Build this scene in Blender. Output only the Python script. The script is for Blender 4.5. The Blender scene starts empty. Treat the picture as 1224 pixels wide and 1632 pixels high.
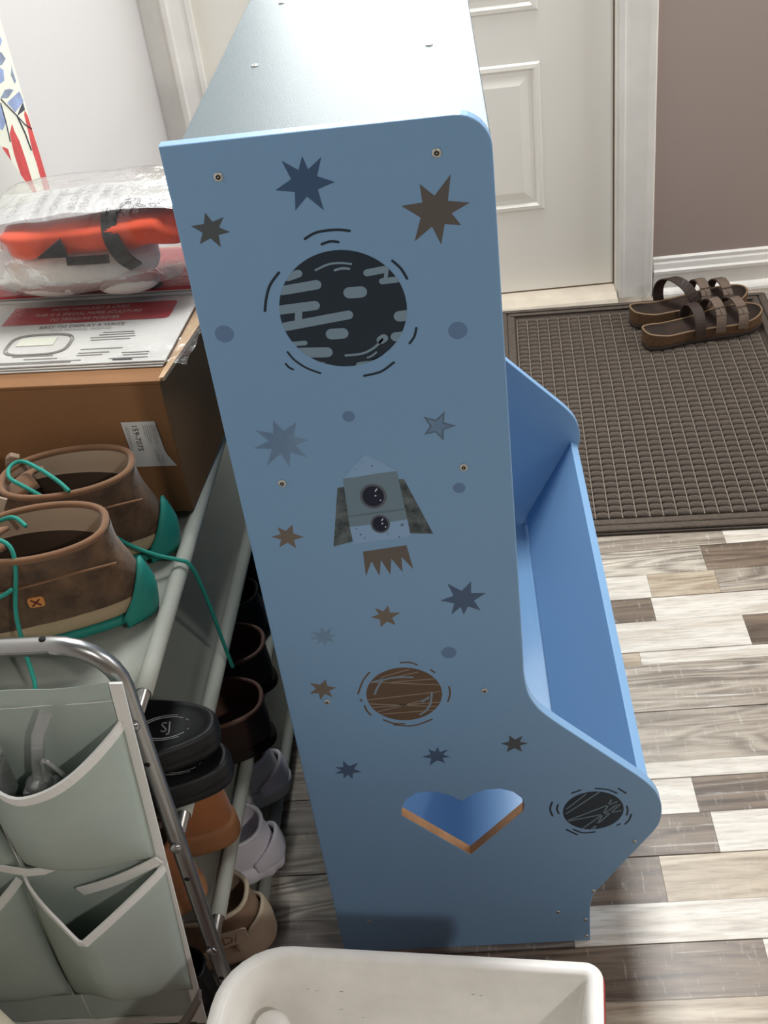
import bpy, bmesh, math, random
from mathutils import Vector, Matrix, noise

S = bpy.context.scene
COL = S.collection

# ------------------------------------------------------------------ camera
cam_d = bpy.data.cameras.new('camera')
cam_d.sensor_fit = 'VERTICAL'
cam_d.sensor_height = 36.0
cam_d.lens = 1837.1 / 1632 * 36.0
cam_d.clip_start = 0.02
cam = bpy.data.objects.new('camera', cam_d)
COL.objects.link(cam)
YAW, PITCH, ROLL = -0.1031, 0.6247, 0.1414
_f = Vector((math.sin(YAW) * math.cos(PITCH), math.cos(YAW) * math.cos(PITCH), -math.sin(PITCH)))
_r0 = Vector((math.cos(YAW), -math.sin(YAW), 0))
_d0 = _f.cross(_r0)
_r = math.cos(ROLL) * _r0 + math.sin(ROLL) * _d0
_d = -math.sin(ROLL) * _r0 + math.cos(ROLL) * _d0
_m = Matrix((_r, -_d, -_f)).transposed().to_4x4()
_m.translation = (0.2095, -0.8208, 1.2555)
cam.matrix_world = _m
S.camera = cam

# ------------------------------------------------------------------ world, lights, exposure
W = bpy.data.worlds.new('world')
S.world = W
W.use_nodes = True
W.node_tree.nodes['Background'].inputs[0].default_value = (0.93, 0.96, 1.0, 1)
W.node_tree.nodes['Background'].inputs[1].default_value = 0.03


def area(name, loc, target, sx, sy, power, color):
    l = bpy.data.lights.new(name, 'AREA')
    l.shape = 'RECTANGLE'
    l.size, l.size_y = sx, sy
    l.energy = power
    l.color = color
    o = bpy.data.objects.new(name, l)
    COL.objects.link(o)
    o.location = loc
    o.rotation_euler = (Vector(target) - Vector(loc)).to_track_quat('-Z', 'Y').to_euler()
    return o


area('daylight_outside_door', (0.13, 1.88, 1.50), (0.15, 0.6, 1.02), 0.85, 1.15, 26, (0.97, 1.0, 0.98))
area('daylight_outside_right_window', (2.62, 0.80, 1.75), (-0.3, 0.70, 0.95), 1.35, 1.5, 62, (0.98, 0.99, 1.0))
area('added_overhead_fill', (0.45, 1.85, 3.05), (0.30, 0.25, 0.1), 0.8, 1.7, 150, (0.98, 1.0, 1.0))  # overhead fill added to brighten bin, board edges and floor; no roof opening built
area('ceiling_lamp', (1.36, -1.9, 2.12), (0.1, 0.0, 0.3), 0.11, 0.11, 15.5, (1.0, 0.96, 0.9))
S.view_settings.view_transform = 'Standard'
S.view_settings.look = 'None'
S.view_settings.gamma = 1.0
S.view_settings.use_curve_mapping = False
S.view_settings.exposure = 0.0


# ------------------------------------------------------------------ helpers
def lin(c):
    return tuple(((v / 255) / 12.92 if v / 255 <= 0.04045 else ((v / 255 + 0.055) / 1.055) ** 2.4) for v in c)


def new_mat(name):
    m = bpy.data.materials.new(name)
    m.use_nodes = True
    return m, m.node_tree.nodes, m.node_tree.links, m.node_tree.nodes['Principled BSDF']


def pmat(name, rgb, rough=0.5, metal=0.0, var=0.0, scale=30.0, bump=0.0, bscale=200.0, rgb2=None, stretch=(1, 1, 1),
         spec=0.5, sheen=0.0, trans=0.0, ior=1.45, sss=0.0):
    m, N, L, b = new_mat(name)
    b.inputs['Roughness'].default_value = rough
    b.inputs['Metallic'].default_value = metal
    b.inputs['Specular IOR Level'].default_value = spec
    b.inputs['Sheen Weight'].default_value = sheen
    b.inputs['Transmission Weight'].default_value = trans
    b.inputs['IOR'].default_value = ior
    c = lin(rgb)
    b.inputs['Base Color'].default_value = (*c, 1)
    if var or rgb2 or bump:
        tc = N.new('ShaderNodeTexCoord')
        mp = N.new('ShaderNodeMapping')
        mp.inputs['Scale'].default_value = stretch
        L.new(tc.outputs['Object'], mp.inputs['Vector'])
    if var or rgb2:
        n = N.new('ShaderNodeTexNoise')
        n.inputs['Scale'].default_value = scale
        n.inputs['Detail'].default_value = 6
        n.inputs['Roughness'].default_value = 0.6
        L.new(mp.outputs[0], n.inputs['Vector'])
        r = N.new('ShaderNodeValToRGB')
        c2 = lin(rgb2) if rgb2 else tuple(v * (1 - var) for v in c)
        r.color_ramp.elements[0].position = 0.35
        r.color_ramp.elements[1].position = 0.65
        r.color_ramp.elements[0].color = (*c2, 1)
        r.color_ramp.elements[1].color = (*(c if rgb2 else tuple(min(1, v * (1 + var * 0.5)) for v in c)), 1)
        L.new(n.outputs['Fac'], r.inputs['Fac'])
        L.new(r.outputs[0], b.inputs['Base Color'])
    if bump:
        n2 = N.new('ShaderNodeTexNoise')
        n2.inputs['Scale'].default_value = bscale
        n2.inputs['Detail'].default_value = 4
        L.new(mp.outputs[0], n2.inputs['Vector'])
        bp = N.new('ShaderNodeBump')
        bp.inputs['Strength'].default_value = bump
        bp.inputs['Distance'].default_value = 0.002
        L.new(n2.outputs['Fac'], bp.inputs['Height'])
        L.new(bp.outputs[0], b.inputs['Normal'])
    return m


def wood_mat(name, light, dark, wave=0.35, pos=(0.38, 0.62), scratch=0.5):
    """printed floor-plank decor: grain streaks and cathedral rings along X, offset for each strip"""
    m, N, L, b = new_mat(name)
    b.inputs['Roughness'].default_value = 0.36
    tc = N.new('ShaderNodeTexCoord')
    oi = N.new('ShaderNodeObjectInfo')
    sc = N.new('ShaderNodeVectorMath')
    sc.operation = 'SCALE'
    sc.inputs['Scale'].default_value = 37.0
    L.new(oi.outputs['Random'], sc.inputs[0])
    ad = N.new('ShaderNodeVectorMath')
    ad.operation = 'ADD'
    L.new(tc.outputs['Object'], ad.inputs[0])
    L.new(sc.outputs[0], ad.inputs[1])

    def tex(scale, detail=6, rough=0.6, dist=0.0):
        mp = N.new('ShaderNodeMapping')
        mp.inputs['Scale'].default_value = scale
        L.new(ad.outputs[0], mp.inputs['Vector'])
        n = N.new('ShaderNodeTexNoise')
        n.inputs['Scale'].default_value = 1.0
        n.inputs['Detail'].default_value = detail
        n.inputs['Roughness'].default_value = rough
        n.inputs['Distortion'].default_value = dist
        L.new(mp.outputs[0], n.inputs['Vector'])
        return n.outputs['Fac']

    def ramp(src, p0, p1, c0, c1):
        r = N.new('ShaderNodeValToRGB')
        r.color_ramp.elements[0].position = p0
        r.color_ramp.elements[1].position = p1
        r.color_ramp.elements[0].color = (*c0, 1)
        r.color_ramp.elements[1].color = (*c1, 1)
        L.new(src, r.inputs['Fac'])
        return r.outputs[0]

    def mix(kind, fac, c1, c2):
        x = N.new('ShaderNodeMixRGB')
        x.blend_type = kind
        if isinstance(fac, (int, float)):
            x.inputs['Fac'].default_value = fac
        else:
            L.new(fac, x.inputs['Fac'])
        L.new(c1, x.inputs['Color1'])
        if isinstance(c2, tuple):
            x.inputs['Color2'].default_value = (*c2, 1)
        else:
            L.new(c2, x.inputs['Color2'])
        return x.outputs[0]

    lo, hi = lin(dark), lin(light)
    # cathedral rings: rings of a slowly varying field, stretched along the plank
    field = tex((1.5, 13, 1), 2, 0.45, wave)
    mt = N.new('ShaderNodeMath')
    mt.operation = 'MULTIPLY'
    mt.inputs[1].default_value = 11.0
    L.new(field, mt.inputs[0])
    fr = N.new('ShaderNodeMath')
    fr.operation = 'PINGPONG'
    fr.inputs[1].default_value = 0.5
    L.new(mt.outputs[0], fr.inputs[0])
    fm = N.new('ShaderNodeMath')
    fm.operation = 'MULTIPLY'
    fm.inputs[1].default_value = 2.0
    L.new(fr.outputs[0], fm.inputs[0])
    rings = ramp(fm.outputs[0], 0.15, 0.85, lo, hi)
    streak = ramp(tex((2.6, 70, 1), 8, 0.7), pos[0], pos[1], lo, hi)
    col = mix('MIX', 0.42 + 0.2 * min(1.0, wave), streak, rings)
    cloud = tex((3.5, 9, 1), 4, 0.6)
    col = mix('MIX', ramp(cloud, 0.40, 0.72, (0, 0, 0), (0.55, 0.55, 0.55)), col, hi)
    # pale scratches along the grain, saw marks across it
    col = mix('MIX', ramp(tex((5, 190, 1), 5, 0.7, 0.4), 0.60, 0.68, (0, 0, 0), (scratch, scratch, scratch)), col, lin((226, 222, 214)))
    col = mix('MIX', ramp(tex((170, 34, 1), 3, 0.6), 0.60, 0.70, (0, 0, 0), (scratch * 0.55,) * 3), col, lin((220, 216, 208)))
    col = mix('MULTIPLY', 0.5, col, ramp(tex((26, 260, 1), 3, 0.6), 0.30, 0.55, (0.45, 0.43, 0.41), (1, 1, 1)))
    L.new(col, b.inputs['Base Color'])
    return m


def film_mat(name, tint=(1, 1, 1), gloss=0.12, haze=0.06, rough=0.12, bump=0.0):
    m, N, L, b = new_mat(name)
    N.remove(b)
    out = N['Material Output']
    tr = N.new('ShaderNodeBsdfTransparent')
    tr.inputs[0].default_value = (*tint, 1)
    gl = N.new('ShaderNodeBsdfGlossy')
    gl.inputs['Roughness'].default_value = rough
    df = N.new('ShaderNodeBsdfDiffuse')
    df.inputs[0].default_value = (0.9, 0.9, 0.9, 1)
    lw = N.new('ShaderNodeLayerWeight')
    lw.inputs['Blend'].default_value = 0.35
    mr = N.new('ShaderNodeMapRange')
    mr.inputs['To Min'].default_value = gloss
    mr.inputs['To Max'].default_value = min(1, gloss + 0.55)
    L.new(lw.outputs['Fresnel'], mr.inputs['Value'])
    m1 = N.new('ShaderNodeMixShader')
    m1.inputs[0].default_value = haze
    L.new(tr.outputs[0], m1.inputs[1])
    L.new(df.outputs[0], m1.inputs[2])
    m2 = N.new('ShaderNodeMixShader')
    L.new(mr.outputs[0], m2.inputs[0])
    L.new(m1.outputs[0], m2.inputs[1])
    L.new(gl.outputs[0], m2.inputs[2])
    L.new(m2.outputs[0], out.inputs['Surface'])
    if bump:
        tc = N.new('ShaderNodeTexCoord')
        n = N.new('ShaderNodeTexNoise')
        n.inputs['Scale'].default_value = 55
        n.inputs['Detail'].default_value = 3
        n.inputs['Distortion'].default_value = 1.5
        L.new(tc.outputs['Object'], n.inputs['Vector'])
        bp = N.new('ShaderNodeBump')
        bp.inputs['Strength'].default_value = bump
        bp.inputs['Distance'].default_value = 0.004
        L.new(n.outputs['Fac'], bp.inputs['Height'])
        L.new(bp.outputs[0], gl.inputs['Normal'])
    return m


class MB:
    """mesh builder: verts, faces with a material index"""

    def __init__(s):
        s.v, s.f, s.mi, s.sm = [], [], [], []

    def add(s, vs, fs, mi=0, smooth=False):
        o = len(s.v)
        s.v += [tuple(v) for v in vs]
        for f in fs:
            s.f.append([i + o for i in f])
            s.mi.append(mi)
            s.sm.append(smooth)
        return s

    def box(s, x0, x1, y0, y1, z0, z1, mi=0):
        v = [(x, y, z) for x in (x0, x1) for y in (y0, y1) for z in (z0, z1)]
        return s.add(v, [(0, 1, 3, 2), (4, 6, 7, 5), (0, 4, 5, 1), (2, 3, 7, 6), (0, 2, 6, 4), (1, 5, 7, 3)], mi)

    def loft(s, loops, mi=0, smooth=True, cap0=False, cap1=False, closed=True):
        n = len(loops[0])
        vs = [p for l in loops for p in l]
        fs = []
        for a in range(len(loops) - 1):
            for i in range(n if closed else n - 1):
                j = (i + 1) % n
                fs.append((a * n + i, a * n + j, (a + 1) * n + j, (a + 1) * n + i))
        if cap0:
            fs.append(tuple(reversed(range(n))))
        if cap1:
            fs.append(tuple((len(loops) - 1) * n + i for i in range(n)))
        return s.add(vs, fs, mi, smooth)

    def tube(s, pts, r, seg=10, mi=0, cap=True, closed=False):
        P = [Vector(p) for p in pts]
        n = len(P)
        rs = r if isinstance(r, (list, tuple)) else [r] * n
        loops = []
        up = None
        for i in range(n):
            if closed:
                t = P[(i + 1) % n] - P[i - 1]
            else:
                t = P[min(i + 1, n - 1)] - P[max(i - 1, 0)]
            t.normalize()
            if up is None:
                up = t.orthogonal().normalized()
            up = (up - t * up.dot(t)).normalized()
            sd = t.cross(up)
            loops.append([P[i] + (up * math.cos(a) + sd * math.sin(a)) * rs[i] for a in [2 * math.pi * k / seg for k in range(seg)]])
        if closed:
            loops.append(loops[0])
        return s.loft(loops, mi, True, cap and not closed, cap and not closed)

    def ribbon(s, pts, side, w, t, mi=0):
        """flat strap: pts = centre line, side = fixed width direction (or list), w = width, t = thickness"""
        P = [Vector(p) for p in pts]
        loops = []
        for i in range(len(P)):
            tg = (P[min(i + 1, len(P) - 1)] - P[max(i - 1, 0)]).normalized()
            sd = Vector(side[i] if isinstance(side, list) else side)
            sd = (sd - tg * sd.dot(tg)).normalized()
            nn = tg.cross(sd)
            ww = w[i] if isinstance(w, list) else w
            loops.append([P[i] + sd * ww / 2 + nn * t / 2, P[i] - sd * ww / 2 + nn * t / 2,
                          P[i] - sd * ww / 2 - nn * t / 2, P[i] + sd * ww / 2 - nn * t / 2])
        return s.loft(loops, mi, False, True, True)

    def lathe(s, prof, seg=20, mi=0, center=(0, 0, 0), axis='z'):
        loops = []
        for r, h in prof:
            l = []
            for k in range(seg):
                a = 2 * math.pi * k / seg
                x, y = r * math.cos(a), r * math.sin(a)
                if axis == 'z':
                    p = (x, y, h)
                elif axis == 'y':
                    p = (x, h, y)
                else:
                    p = (h, x, y)
                l.append((p[0] + center[0], p[1] + center[1], p[2] + center[2]))
            loops.append(l)
        return s.loft(loops, mi, True, True, True)

    def build(s, name, mats, parent=None, bevel=0.0, fix=True, sub=0):
        me = bpy.data.meshes.new(name)
        me.from_pydata(s.v, [], s.f)
        for m in (mats if isinstance(mats, (list, tuple)) else [mats]):
            me.materials.append(m)
        me.polygons.foreach_set('material_index', s.mi)
        me.polygons.foreach_set('use_smooth', s.sm)
        if fix:
            bm = bmesh.new()
            bm.from_mesh(me)
            bmesh.ops.remove_doubles(bm, verts=bm.verts, dist=1e-6)
            bmesh.ops.recalc_face_normals(bm, faces=bm.faces)
            if bevel:
                es = [e for e in bm.edges if len(e.link_faces) == 2 and e.calc_face_angle(0) > 0.6]
                bmesh.ops.bevel(bm, geom=es, offset=bevel, segments=2, affect='EDGES', profile=0.5)
            bm.to_mesh(me)
            bm.free()
        me.update()
        o = bpy.data.objects.new(name, me)
        COL.objects.link(o)
        if parent:
            o.parent = parent
        if sub:
            md = o.modifiers.new('sub', 'SUBSURF')
            md.levels = md.render_levels = sub
        return o


def tag(o, label, cat, group=None, kind=None):
    o['label'] = label
    o['category'] = cat
    if group:
        o['group'] = group
    if kind:
        o['kind'] = kind
    return o


def thing(name, label, cat, loc=(0, 0, 0), rz=0.0, ry=0.0, group=None):
    o = bpy.data.objects.new(name, None)
    o.empty_display_size = 0.05
    COL.objects.link(o)
    o.location = loc
    o.rotation_euler = (0, ry, rz)
    return tag(o, label, cat, group)


def struct(o):
    o['kind'] = 'structure'
    return o


def shape2d(name, loops, thick, mats, parent, bevel=0.0012, mapf=None, res=1):
    """solid from 2-D outlines (first outer, others holes); mapf(x, y, d) -> world, d in [0, thick]"""
    cu = bpy.data.curves.new(name, 'CURVE')
    cu.dimensions = '2D'
    cu.fill_mode = 'BOTH'
    cu.extrude = thick / 2 - bevel
    cu.bevel_depth = bevel
    cu.bevel_resolution = res
    cu.offset = -bevel
    for l in loops:
        sp = cu.splines.new('POLY')
        sp.points.add(len(l) - 1)
        for p, q in zip(sp.points, l):
            p.co = (q[0], q[1], 0, 1)
        sp.use_cyclic_u = True
    t = bpy.data.objects.new('t', cu)
    COL.objects.link(t)
    bpy.context.view_layer.update()
    me = bpy.data.meshes.new_from_object(t.evaluated_get(bpy.context.evaluated_depsgraph_get()))
    bpy.data.objects.remove(t)
    bpy.data.curves.remove(cu)
    mapf = mapf or (lambda x, y, d: (x, d, y))
    for v in me.vertices:
        v.co = mapf(v.co.x, v.co.y, v.co.z + thick / 2)
    bm = bmesh.new()
    bm.from_mesh(me)
    bmesh.ops.remove_doubles(bm, verts=bm.verts, dist=1e-6)
    bmesh.ops.recalc_face_normals(bm, faces=bm.faces)
    bm.to_mesh(me)
    bm.free()
    me.materials.clear()
    for m in (mats if isinstance(mats, (list, tuple)) else [mats]):
        me.materials.append(m)
    me.polygons.foreach_set('use_smooth', [False] * len(me.polygons))
    me.name = name
    o = bpy.data.objects.new(name, me)
    COL.objects.link(o)
    o.parent = parent
    return o


def text(name, body, size, origin, ax, ay, mat, parent, align='LEFT', depth=0.0, lift=0.0003):
    """lettering as a mesh: origin, text direction ax, up direction ay"""
    cu = bpy.data.curves.new(name, 'FONT')
    cu.body = body
    cu.size = size
    cu.align_x = align
    cu.align_y = 'CENTER'
    cu.resolution_u = 2
    t = bpy.data.objects.new('t', cu)
    COL.objects.link(t)
    bpy.context.view_layer.update()
    me = bpy.data.meshes.new_from_object(t.evaluated_get(bpy.context.evaluated_depsgraph_get()))
    bpy.data.objects.remove(t)
    ax, ay, og = Vector(ax), Vector(ay), Vector(origin)
    nn = ax.cross(ay).normalized()
    for v in me.vertices:
        v.co = og + ax * v.co.x + ay * v.co.y + nn * lift
    me.materials.clear()
    me.materials.append(mat)
    me.name = name
    o = bpy.data.objects.new(name, me)
    COL.objects.link(o)
    o.parent = parent
    return o


def smooth_path(pts, k=6):
    """Catmull-Rom through pts"""
    P = [Vector(p) for p in pts]
    out = []
    for i in range(len(P) - 1):
        p0, p1, p2, p3 = P[max(i - 1, 0)], P[i], P[i + 1], P[min(i + 2, len(P) - 1)]
        for j in range(k):
            t = j / k
            out.append(0.5 * ((2 * p1) + (p2 - p0) * t + (2 * p0 - 5 * p1 + 4 * p2 - p3) * t * t + (3 * p1 - p0 - 3 * p2 + p3) * t ** 3))
    out.append(P[-1])
    return out


def rrect(x0, x1, y0, y1, r, n=6):
    """rounded rectangle outline; r = one radius or four (BL, BR, TR, TL)"""
    r = r if isinstance(r, (list, tuple)) else [r] * 4
    out = []
    for (cx, cy, a0, q) in ((x0 + r[0], y0 + r[0], 180, r[0]), (x1 - r[1], y0 + r[1], 270, r[1]),
                            (x1 - r[2], y1 - r[2], 0, r[2]), (x0 + r[3], y1 - r[3], 90, r[3])):
        for k in range(n + 1):
            a = math.radians(a0 + 90 * k / n)
            out.append((cx + q * math.cos(a), cy + q * math.sin(a)))
    return out


# ------------------------------------------------------------------ materials
M = {}
M['blue'] = pmat('blue_painted_board', (128, 168, 207), rough=0.38, bump=0.03, bscale=350)
M['mdf'] = pmat('raw_mdf_edge', (176, 132, 92), rough=0.8, var=0.15, scale=60)
M['inside'] = pmat('glare_greyed_board', (94, 107, 113), rough=0.35, bump=0.12, bscale=700, spec=0.24)  # top board: the shelf's blue, greyed in the colour for window glare
M['pale'] = pmat('glossy_blue_board', (128, 168, 207), rough=0.2)
M['steel'] = pmat('screw_steel', (214, 212, 204), rough=0.35, metal=0.6)
M['socket'] = pmat('screw_socket_dark', (20, 20, 22), rough=0.6)
PR = dict(olive=(70, 76, 80), navy=(54, 78, 108), brown=(84, 80, 78), fade=(98, 128, 158), greyblue=(80, 100, 120), tan=(100, 92, 84),
          slate=(64, 84, 112), dot=(88, 114, 148), night=(28, 42, 54), band=(110, 132, 148), earth=(88, 72, 58), earthline=(132, 124, 116),
          nose=(122, 153, 187), hull=(98, 120, 134), stripe=(84, 106, 118), fin=(58, 72, 82), flame=(88, 82, 77), ring=(78, 84, 94),
          port=(14, 20, 44), star_light=(190, 200, 215), lines=(96, 116, 128))
for k, v in PR.items():
    M['p_' + k] = pmat('print_' + k, [min(255, c * 1.16) for c in v], rough=0.45)
M['p_fin'] = pmat('print_fin_mottled', (104, 116, 120), rough=0.45, rgb2=(42, 54, 60), scale=90)
M['p_fade'] = pmat('print_faded_star', (128, 160, 190), rough=0.45, rgb2=(104, 134, 168), scale=18)

M['wall_white'] = pmat('white_wall_paint', (204, 201, 199), rough=0.85, bump=0.08, bscale=160)
M['wall_taupe'] = pmat('taupe_wall_paint', (176, 160, 152), rough=0.8, bump=0.05, bscale=160)
M['wall_dark'] = pmat('brown_room_wall', (96, 84, 76), rough=0.85, bump=0.05, bscale=160)
M['trim'] = pmat('white_trim_paint', (248, 245, 238), rough=0.4, var=0.05, scale=12)
M['door'] = pmat('white_door_paint', (248, 245, 236), rough=0.42, bump=0.03, bscale=240)
M['strip'] = pmat('brown_weatherstrip', (120, 100, 78), rough=0.7)
M['sill'] = pmat('cream_door_sill', (226, 214, 196), rough=0.5, var=0.12, scale=14)
M['gap'] = pmat('dark_joint', (46, 38, 32), rough=0.9)
M['glass'] = film_mat('window_glass', gloss=0.04, haze=0.0, rough=0.02)
FW = {
    'w': wood_mat('plank_whitewashed', (226, 219, 208), (182, 168, 150), 0.3, (0.28, 0.5), 0.5),
    't': wood_mat('plank_tan', (204, 190, 168), (144, 122, 98), 0.4, (0.36, 0.62), 0.3),
    'd': wood_mat('plank_dark_brown', (140, 122, 104), (66, 52, 42), 0.6, (0.40, 0.68), 0.45),
    'g': wood_mat('plank_grey_brown', (186, 174, 158), (98, 86, 76), 0.8, (0.36, 0.62), 0.6),
    'z': wood_mat('plank_zebra', (214, 204, 188), (86, 74, 64), 1.2, (0.40, 0.60), 0.6),
    'm': wood_mat('plank_mixed', (160, 150, 140), (88, 78, 72), 0.6, (0.38, 0.64), 0.5),
}

# ------------------------------------------------------------------ floor of printed planks (rows run along X)
PITCH_Y, Y_ROW0 = 0.1247, -0.0085
fl = struct(MB().box(-0.55, 2.52, -2.6, 1.83, -0.03, -0.006).build('floor', M['gap']))
rnd = random.Random(5)
ROWS = {  # row index: (share of the near strip, near strip pieces, far strip pieces); piece = (start x, tone)
    6: (0.6, [(-0.47, 'm'), (0.15, 'g'), (0.62, 'w')], [(-0.47, 'g'), (0.3, 'z'), (0.9, 't')]),
    5: (0.47, [(-0.47, 'g'), (0.1, 'w'), (0.475, 't'), (0.585, 'g')], [(-0.47, 'm'), (0.12, 't'), (0.38, 'z'), (0.575, 'd'), (0.95, 't')]),
    4: (0.55, [(-0.47, 'm'), (0.2, 'w'), (0.605, 'd'), (0.9, 'w')], [(-0.47, 'g'), (0.15, 'd'), (0.472, 'w'), (1.0, 'g')]),
    3: (0.78, [(-0.47, 'm'), (0.1, 'g'), (0.85, 'm')], [(-0.47, 'g'), (0.05, 't'), (0.434, 'w')]),
    2: (0.24, [(-0.47, 'g'), (0.0, 'w'), (0.9, 't')], [(-0.47, 'g'), (0.1, 'z'), (0.38, 'g'), (0.8, 'm')]),
    1: (0.52, [(-0.47, 'g'), (-0.02, 'm'), (0.3, 'd'), (0.478, 'w'), (0.8, 'd')], [(-0.47, 'm'), (0.1, 'g'), (0.33, 'w'), (0.465, 'd'), (0.75, 't')]),
    0: (0.45, [(-0.47, 'm'), (0.0, 'm'), (0.28, 'w'), (0.7, 'g')], [(-0.47, 'z'), (0.05, 'm'), (0.29, 'd'), (0.40, 't'), (0.8, 'w')]),
    -1: (0.42, [(-0.47, 'g'), (0.1, 'd'), (0.3, 't'), (0.8, 'd')], [(-0.47, 'm'), (0.06, 'd'), (0.5, 'w')]),
}
strip_cache = {}
for row in range(-20, 15):
    y0 = Y_ROW0 + row * PITCH_Y
    if y0 > 1.70:
        break
    if row in ROWS:
        share, near, far = ROWS[row]
    else:
        share = rnd.choice([0.4, 0.5, 0.6, 0.72])
        near, far = [], []
        for lst in (near, far):
            x = -0.47
            while x < 2.1:
                lst.append((x, rnd.choice('wtdgmz')))
                x += rnd.uniform(0.3, 0.7)
    ym = y0 + PITCH_Y * share
    for lst, ya, yb in ((near, y0 + 0.0009, ym - 0.0002), (far, ym + 0.0002, y0 + PITCH_Y - 0.0009)):
        yb = min(yb, 1.745)
        if yb <= ya:
            continue
        for i, (x, tone) in enumerate(lst):
            x1 = lst[i + 1][0] if i + 1 < len(lst) else 2.40
            b = MB().box(0, x1 - x - 0.0004, 0, yb - ya, -0.006, 0.0)
            o = b.build('plank', FW[tone], fl, fix=False)
            o.location = (x, ya, 0)

# ------------------------------------------------------------------ walls, baseboards, trim
WY = 1.705
struct(MB().box(-0.55, -0.408, -2.5, 1.83, 0.0, 2.4).build('wall_left', M['wall_white']))
struct(MB().box(-0.408, -0.325, WY, WY + 0.12, 0.0, 2.4).build('wall_back_left', M['trim']))  # same paint as wall_left; whiter colour here makes up for dim light
struct(MB().box(0.61, 2.40, WY, WY + 0.12, 0.0, 2.4).build('wall_back_right', M['wall_taupe']))
wr = MB()
for (y0, y1, z0, z1) in ((-2.5, 1.82, 0, 1.0), (-2.5, 1.82, 2.25, 2.6), (-2.5, 0.08, 1.0, 2.25), (1.50, 1.82, 1.0, 2.25)):
    wr.box(2.40, 2.52, y0, y1, z0, z1)
struct(wr.build('wall_right', M['wall_taupe']))
wf = MB()
for (y0, y1, z0, z1) in ((0.08, 1.50, 1.0, 1.05), (0.08, 1.50, 2.20, 2.25), (0.08, 0.13, 1.05, 2.20), (1.45, 1.50, 1.05, 2.20), (0.77, 0.81, 1.05, 2.20)):
    wf.box(2.43, 2.49, y0, y1, z0, z1)
win = struct(wf.build('window_1', M['trim']))
for (y0, y1) in ((0.13, 0.77), (0.81, 1.45)):
    MB().box(2.455, 2.460, y0, y1, 1.05, 2.20).build('window_pane', M['glass'], win)
struct(MB().box(-0.55, 2.52, -2.6, -2.5, 0.0, 2.6).build('wall_rear', M['wall_dark']))
struct(MB().box(-0.325, 0.61, WY, WY + 0.12, 2.07, 2.4).build('wall_back_top', M['wall_taupe']))


def profile_x(name, prof, x0, x1, mat):
    """extrude a (y, z) profile along x"""
    n = len(prof)
    b = MB().loft([[(x, p[0], p[1]) for p in prof] for x in (x0, x1)], smooth=False, cap0=True, cap1=True)
    return b.build(name, mat)


base_prof = [(WY, 0), (WY - 0.013, 0), (WY - 0.013, 0.05), (WY - 0.016, 0.053), (WY - 0.016, 0.060), (WY - 0.011, 0.064), (WY - 0.009, 0.076),
             (WY - 0.006, 0.080), (WY - 0.006, 0.088), (WY, 0.092)]
struct(profile_x('baseboard_back', base_prof, 0.655, 2.40, M['trim']))
shoe = [(WY - 0.013, 0), (WY - 0.028, 0), (WY - 0.027, 0.006), (WY - 0.023, 0.011), (WY - 0.018, 0.015), (WY - 0.013, 0.017)]
struct(profile_x('trim_4', shoe, 0.655, 2.40, M['trim']))


def casing(name, xi, xo):
    """door casing: xi inner edge, xo outer edge"""
    s = 1 if xo > xi else -1
    w = abs(xo - xi)
    prof = [(0, 0), (0, -0.010), (0.010, -0.012), (0.014, -0.010), (0.020, -0.010), (w * 0.55, -0.014), (w - 0.018, -0.017), (w - 0.013, -0.020),
            (w - 0.004, -0.020), (w, -0.016), (w, 0)]
    b = MB().loft([[(xi + s * p[0], WY + p[1], z) for p in prof] for z in (0, 2.13)], smooth=False, cap0=True, cap1=True)
    return struct(b.build(name, M['trim']))


casing('trim_1', 0.575, 0.652)
casing('trim_2', -0.300, -0.362)
struct(MB().box(-0.300, 0.575, WY - 0.018, WY, 2.05, 2.13).build('trim_3', M['trim'], bevel=0.003))

# door: slab with two rows of raised panels under a half-height window
D0, D1, DY = -0.307, 0.567, 1.740
jb = MB()
jb.box(0.570, 0.61, WY + 0.0005, DY + 0.08, 0, 2.07)
jb.box(-0.325, -0.310, WY + 0.0005, DY + 0.08, 0, 2.07)
jb.box(-0.310, 0.570, WY + 0.0005, DY + 0.08, 2.05, 2.07)
struct(jb.build('trim_5', M['trim']))
GX0, GX1, GZ0, GZ1 = -0.15, 0.41, 1.06, 1.90
db = MB()
db.box(D0, D1, DY, DY + 0.04, 0.022, GZ0)
db.box(D0, D1, DY, DY + 0.04, GZ1, 2.045)
db.box(D0, GX0, DY, DY + 0.04, GZ0, GZ1)
db.box(GX1, D1, DY, DY + 0.04, GZ0, GZ1)
door = struct(db.build('door_1', M['door']))


def frame_ring(b, x0, x1, z0, z1, steps):
    """concentric rectangles: steps = (inset, y)"""
    loops = []
    for ins, y in steps:
        loops.append([(x0 + ins, y, z0 + ins), (x1 - ins, y, z0 + ins), (x1 - ins, y, z1 - ins), (x0 + ins, y, z1 - ins)])
    b.loft(loops, smooth=False, cap1=True)


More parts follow.
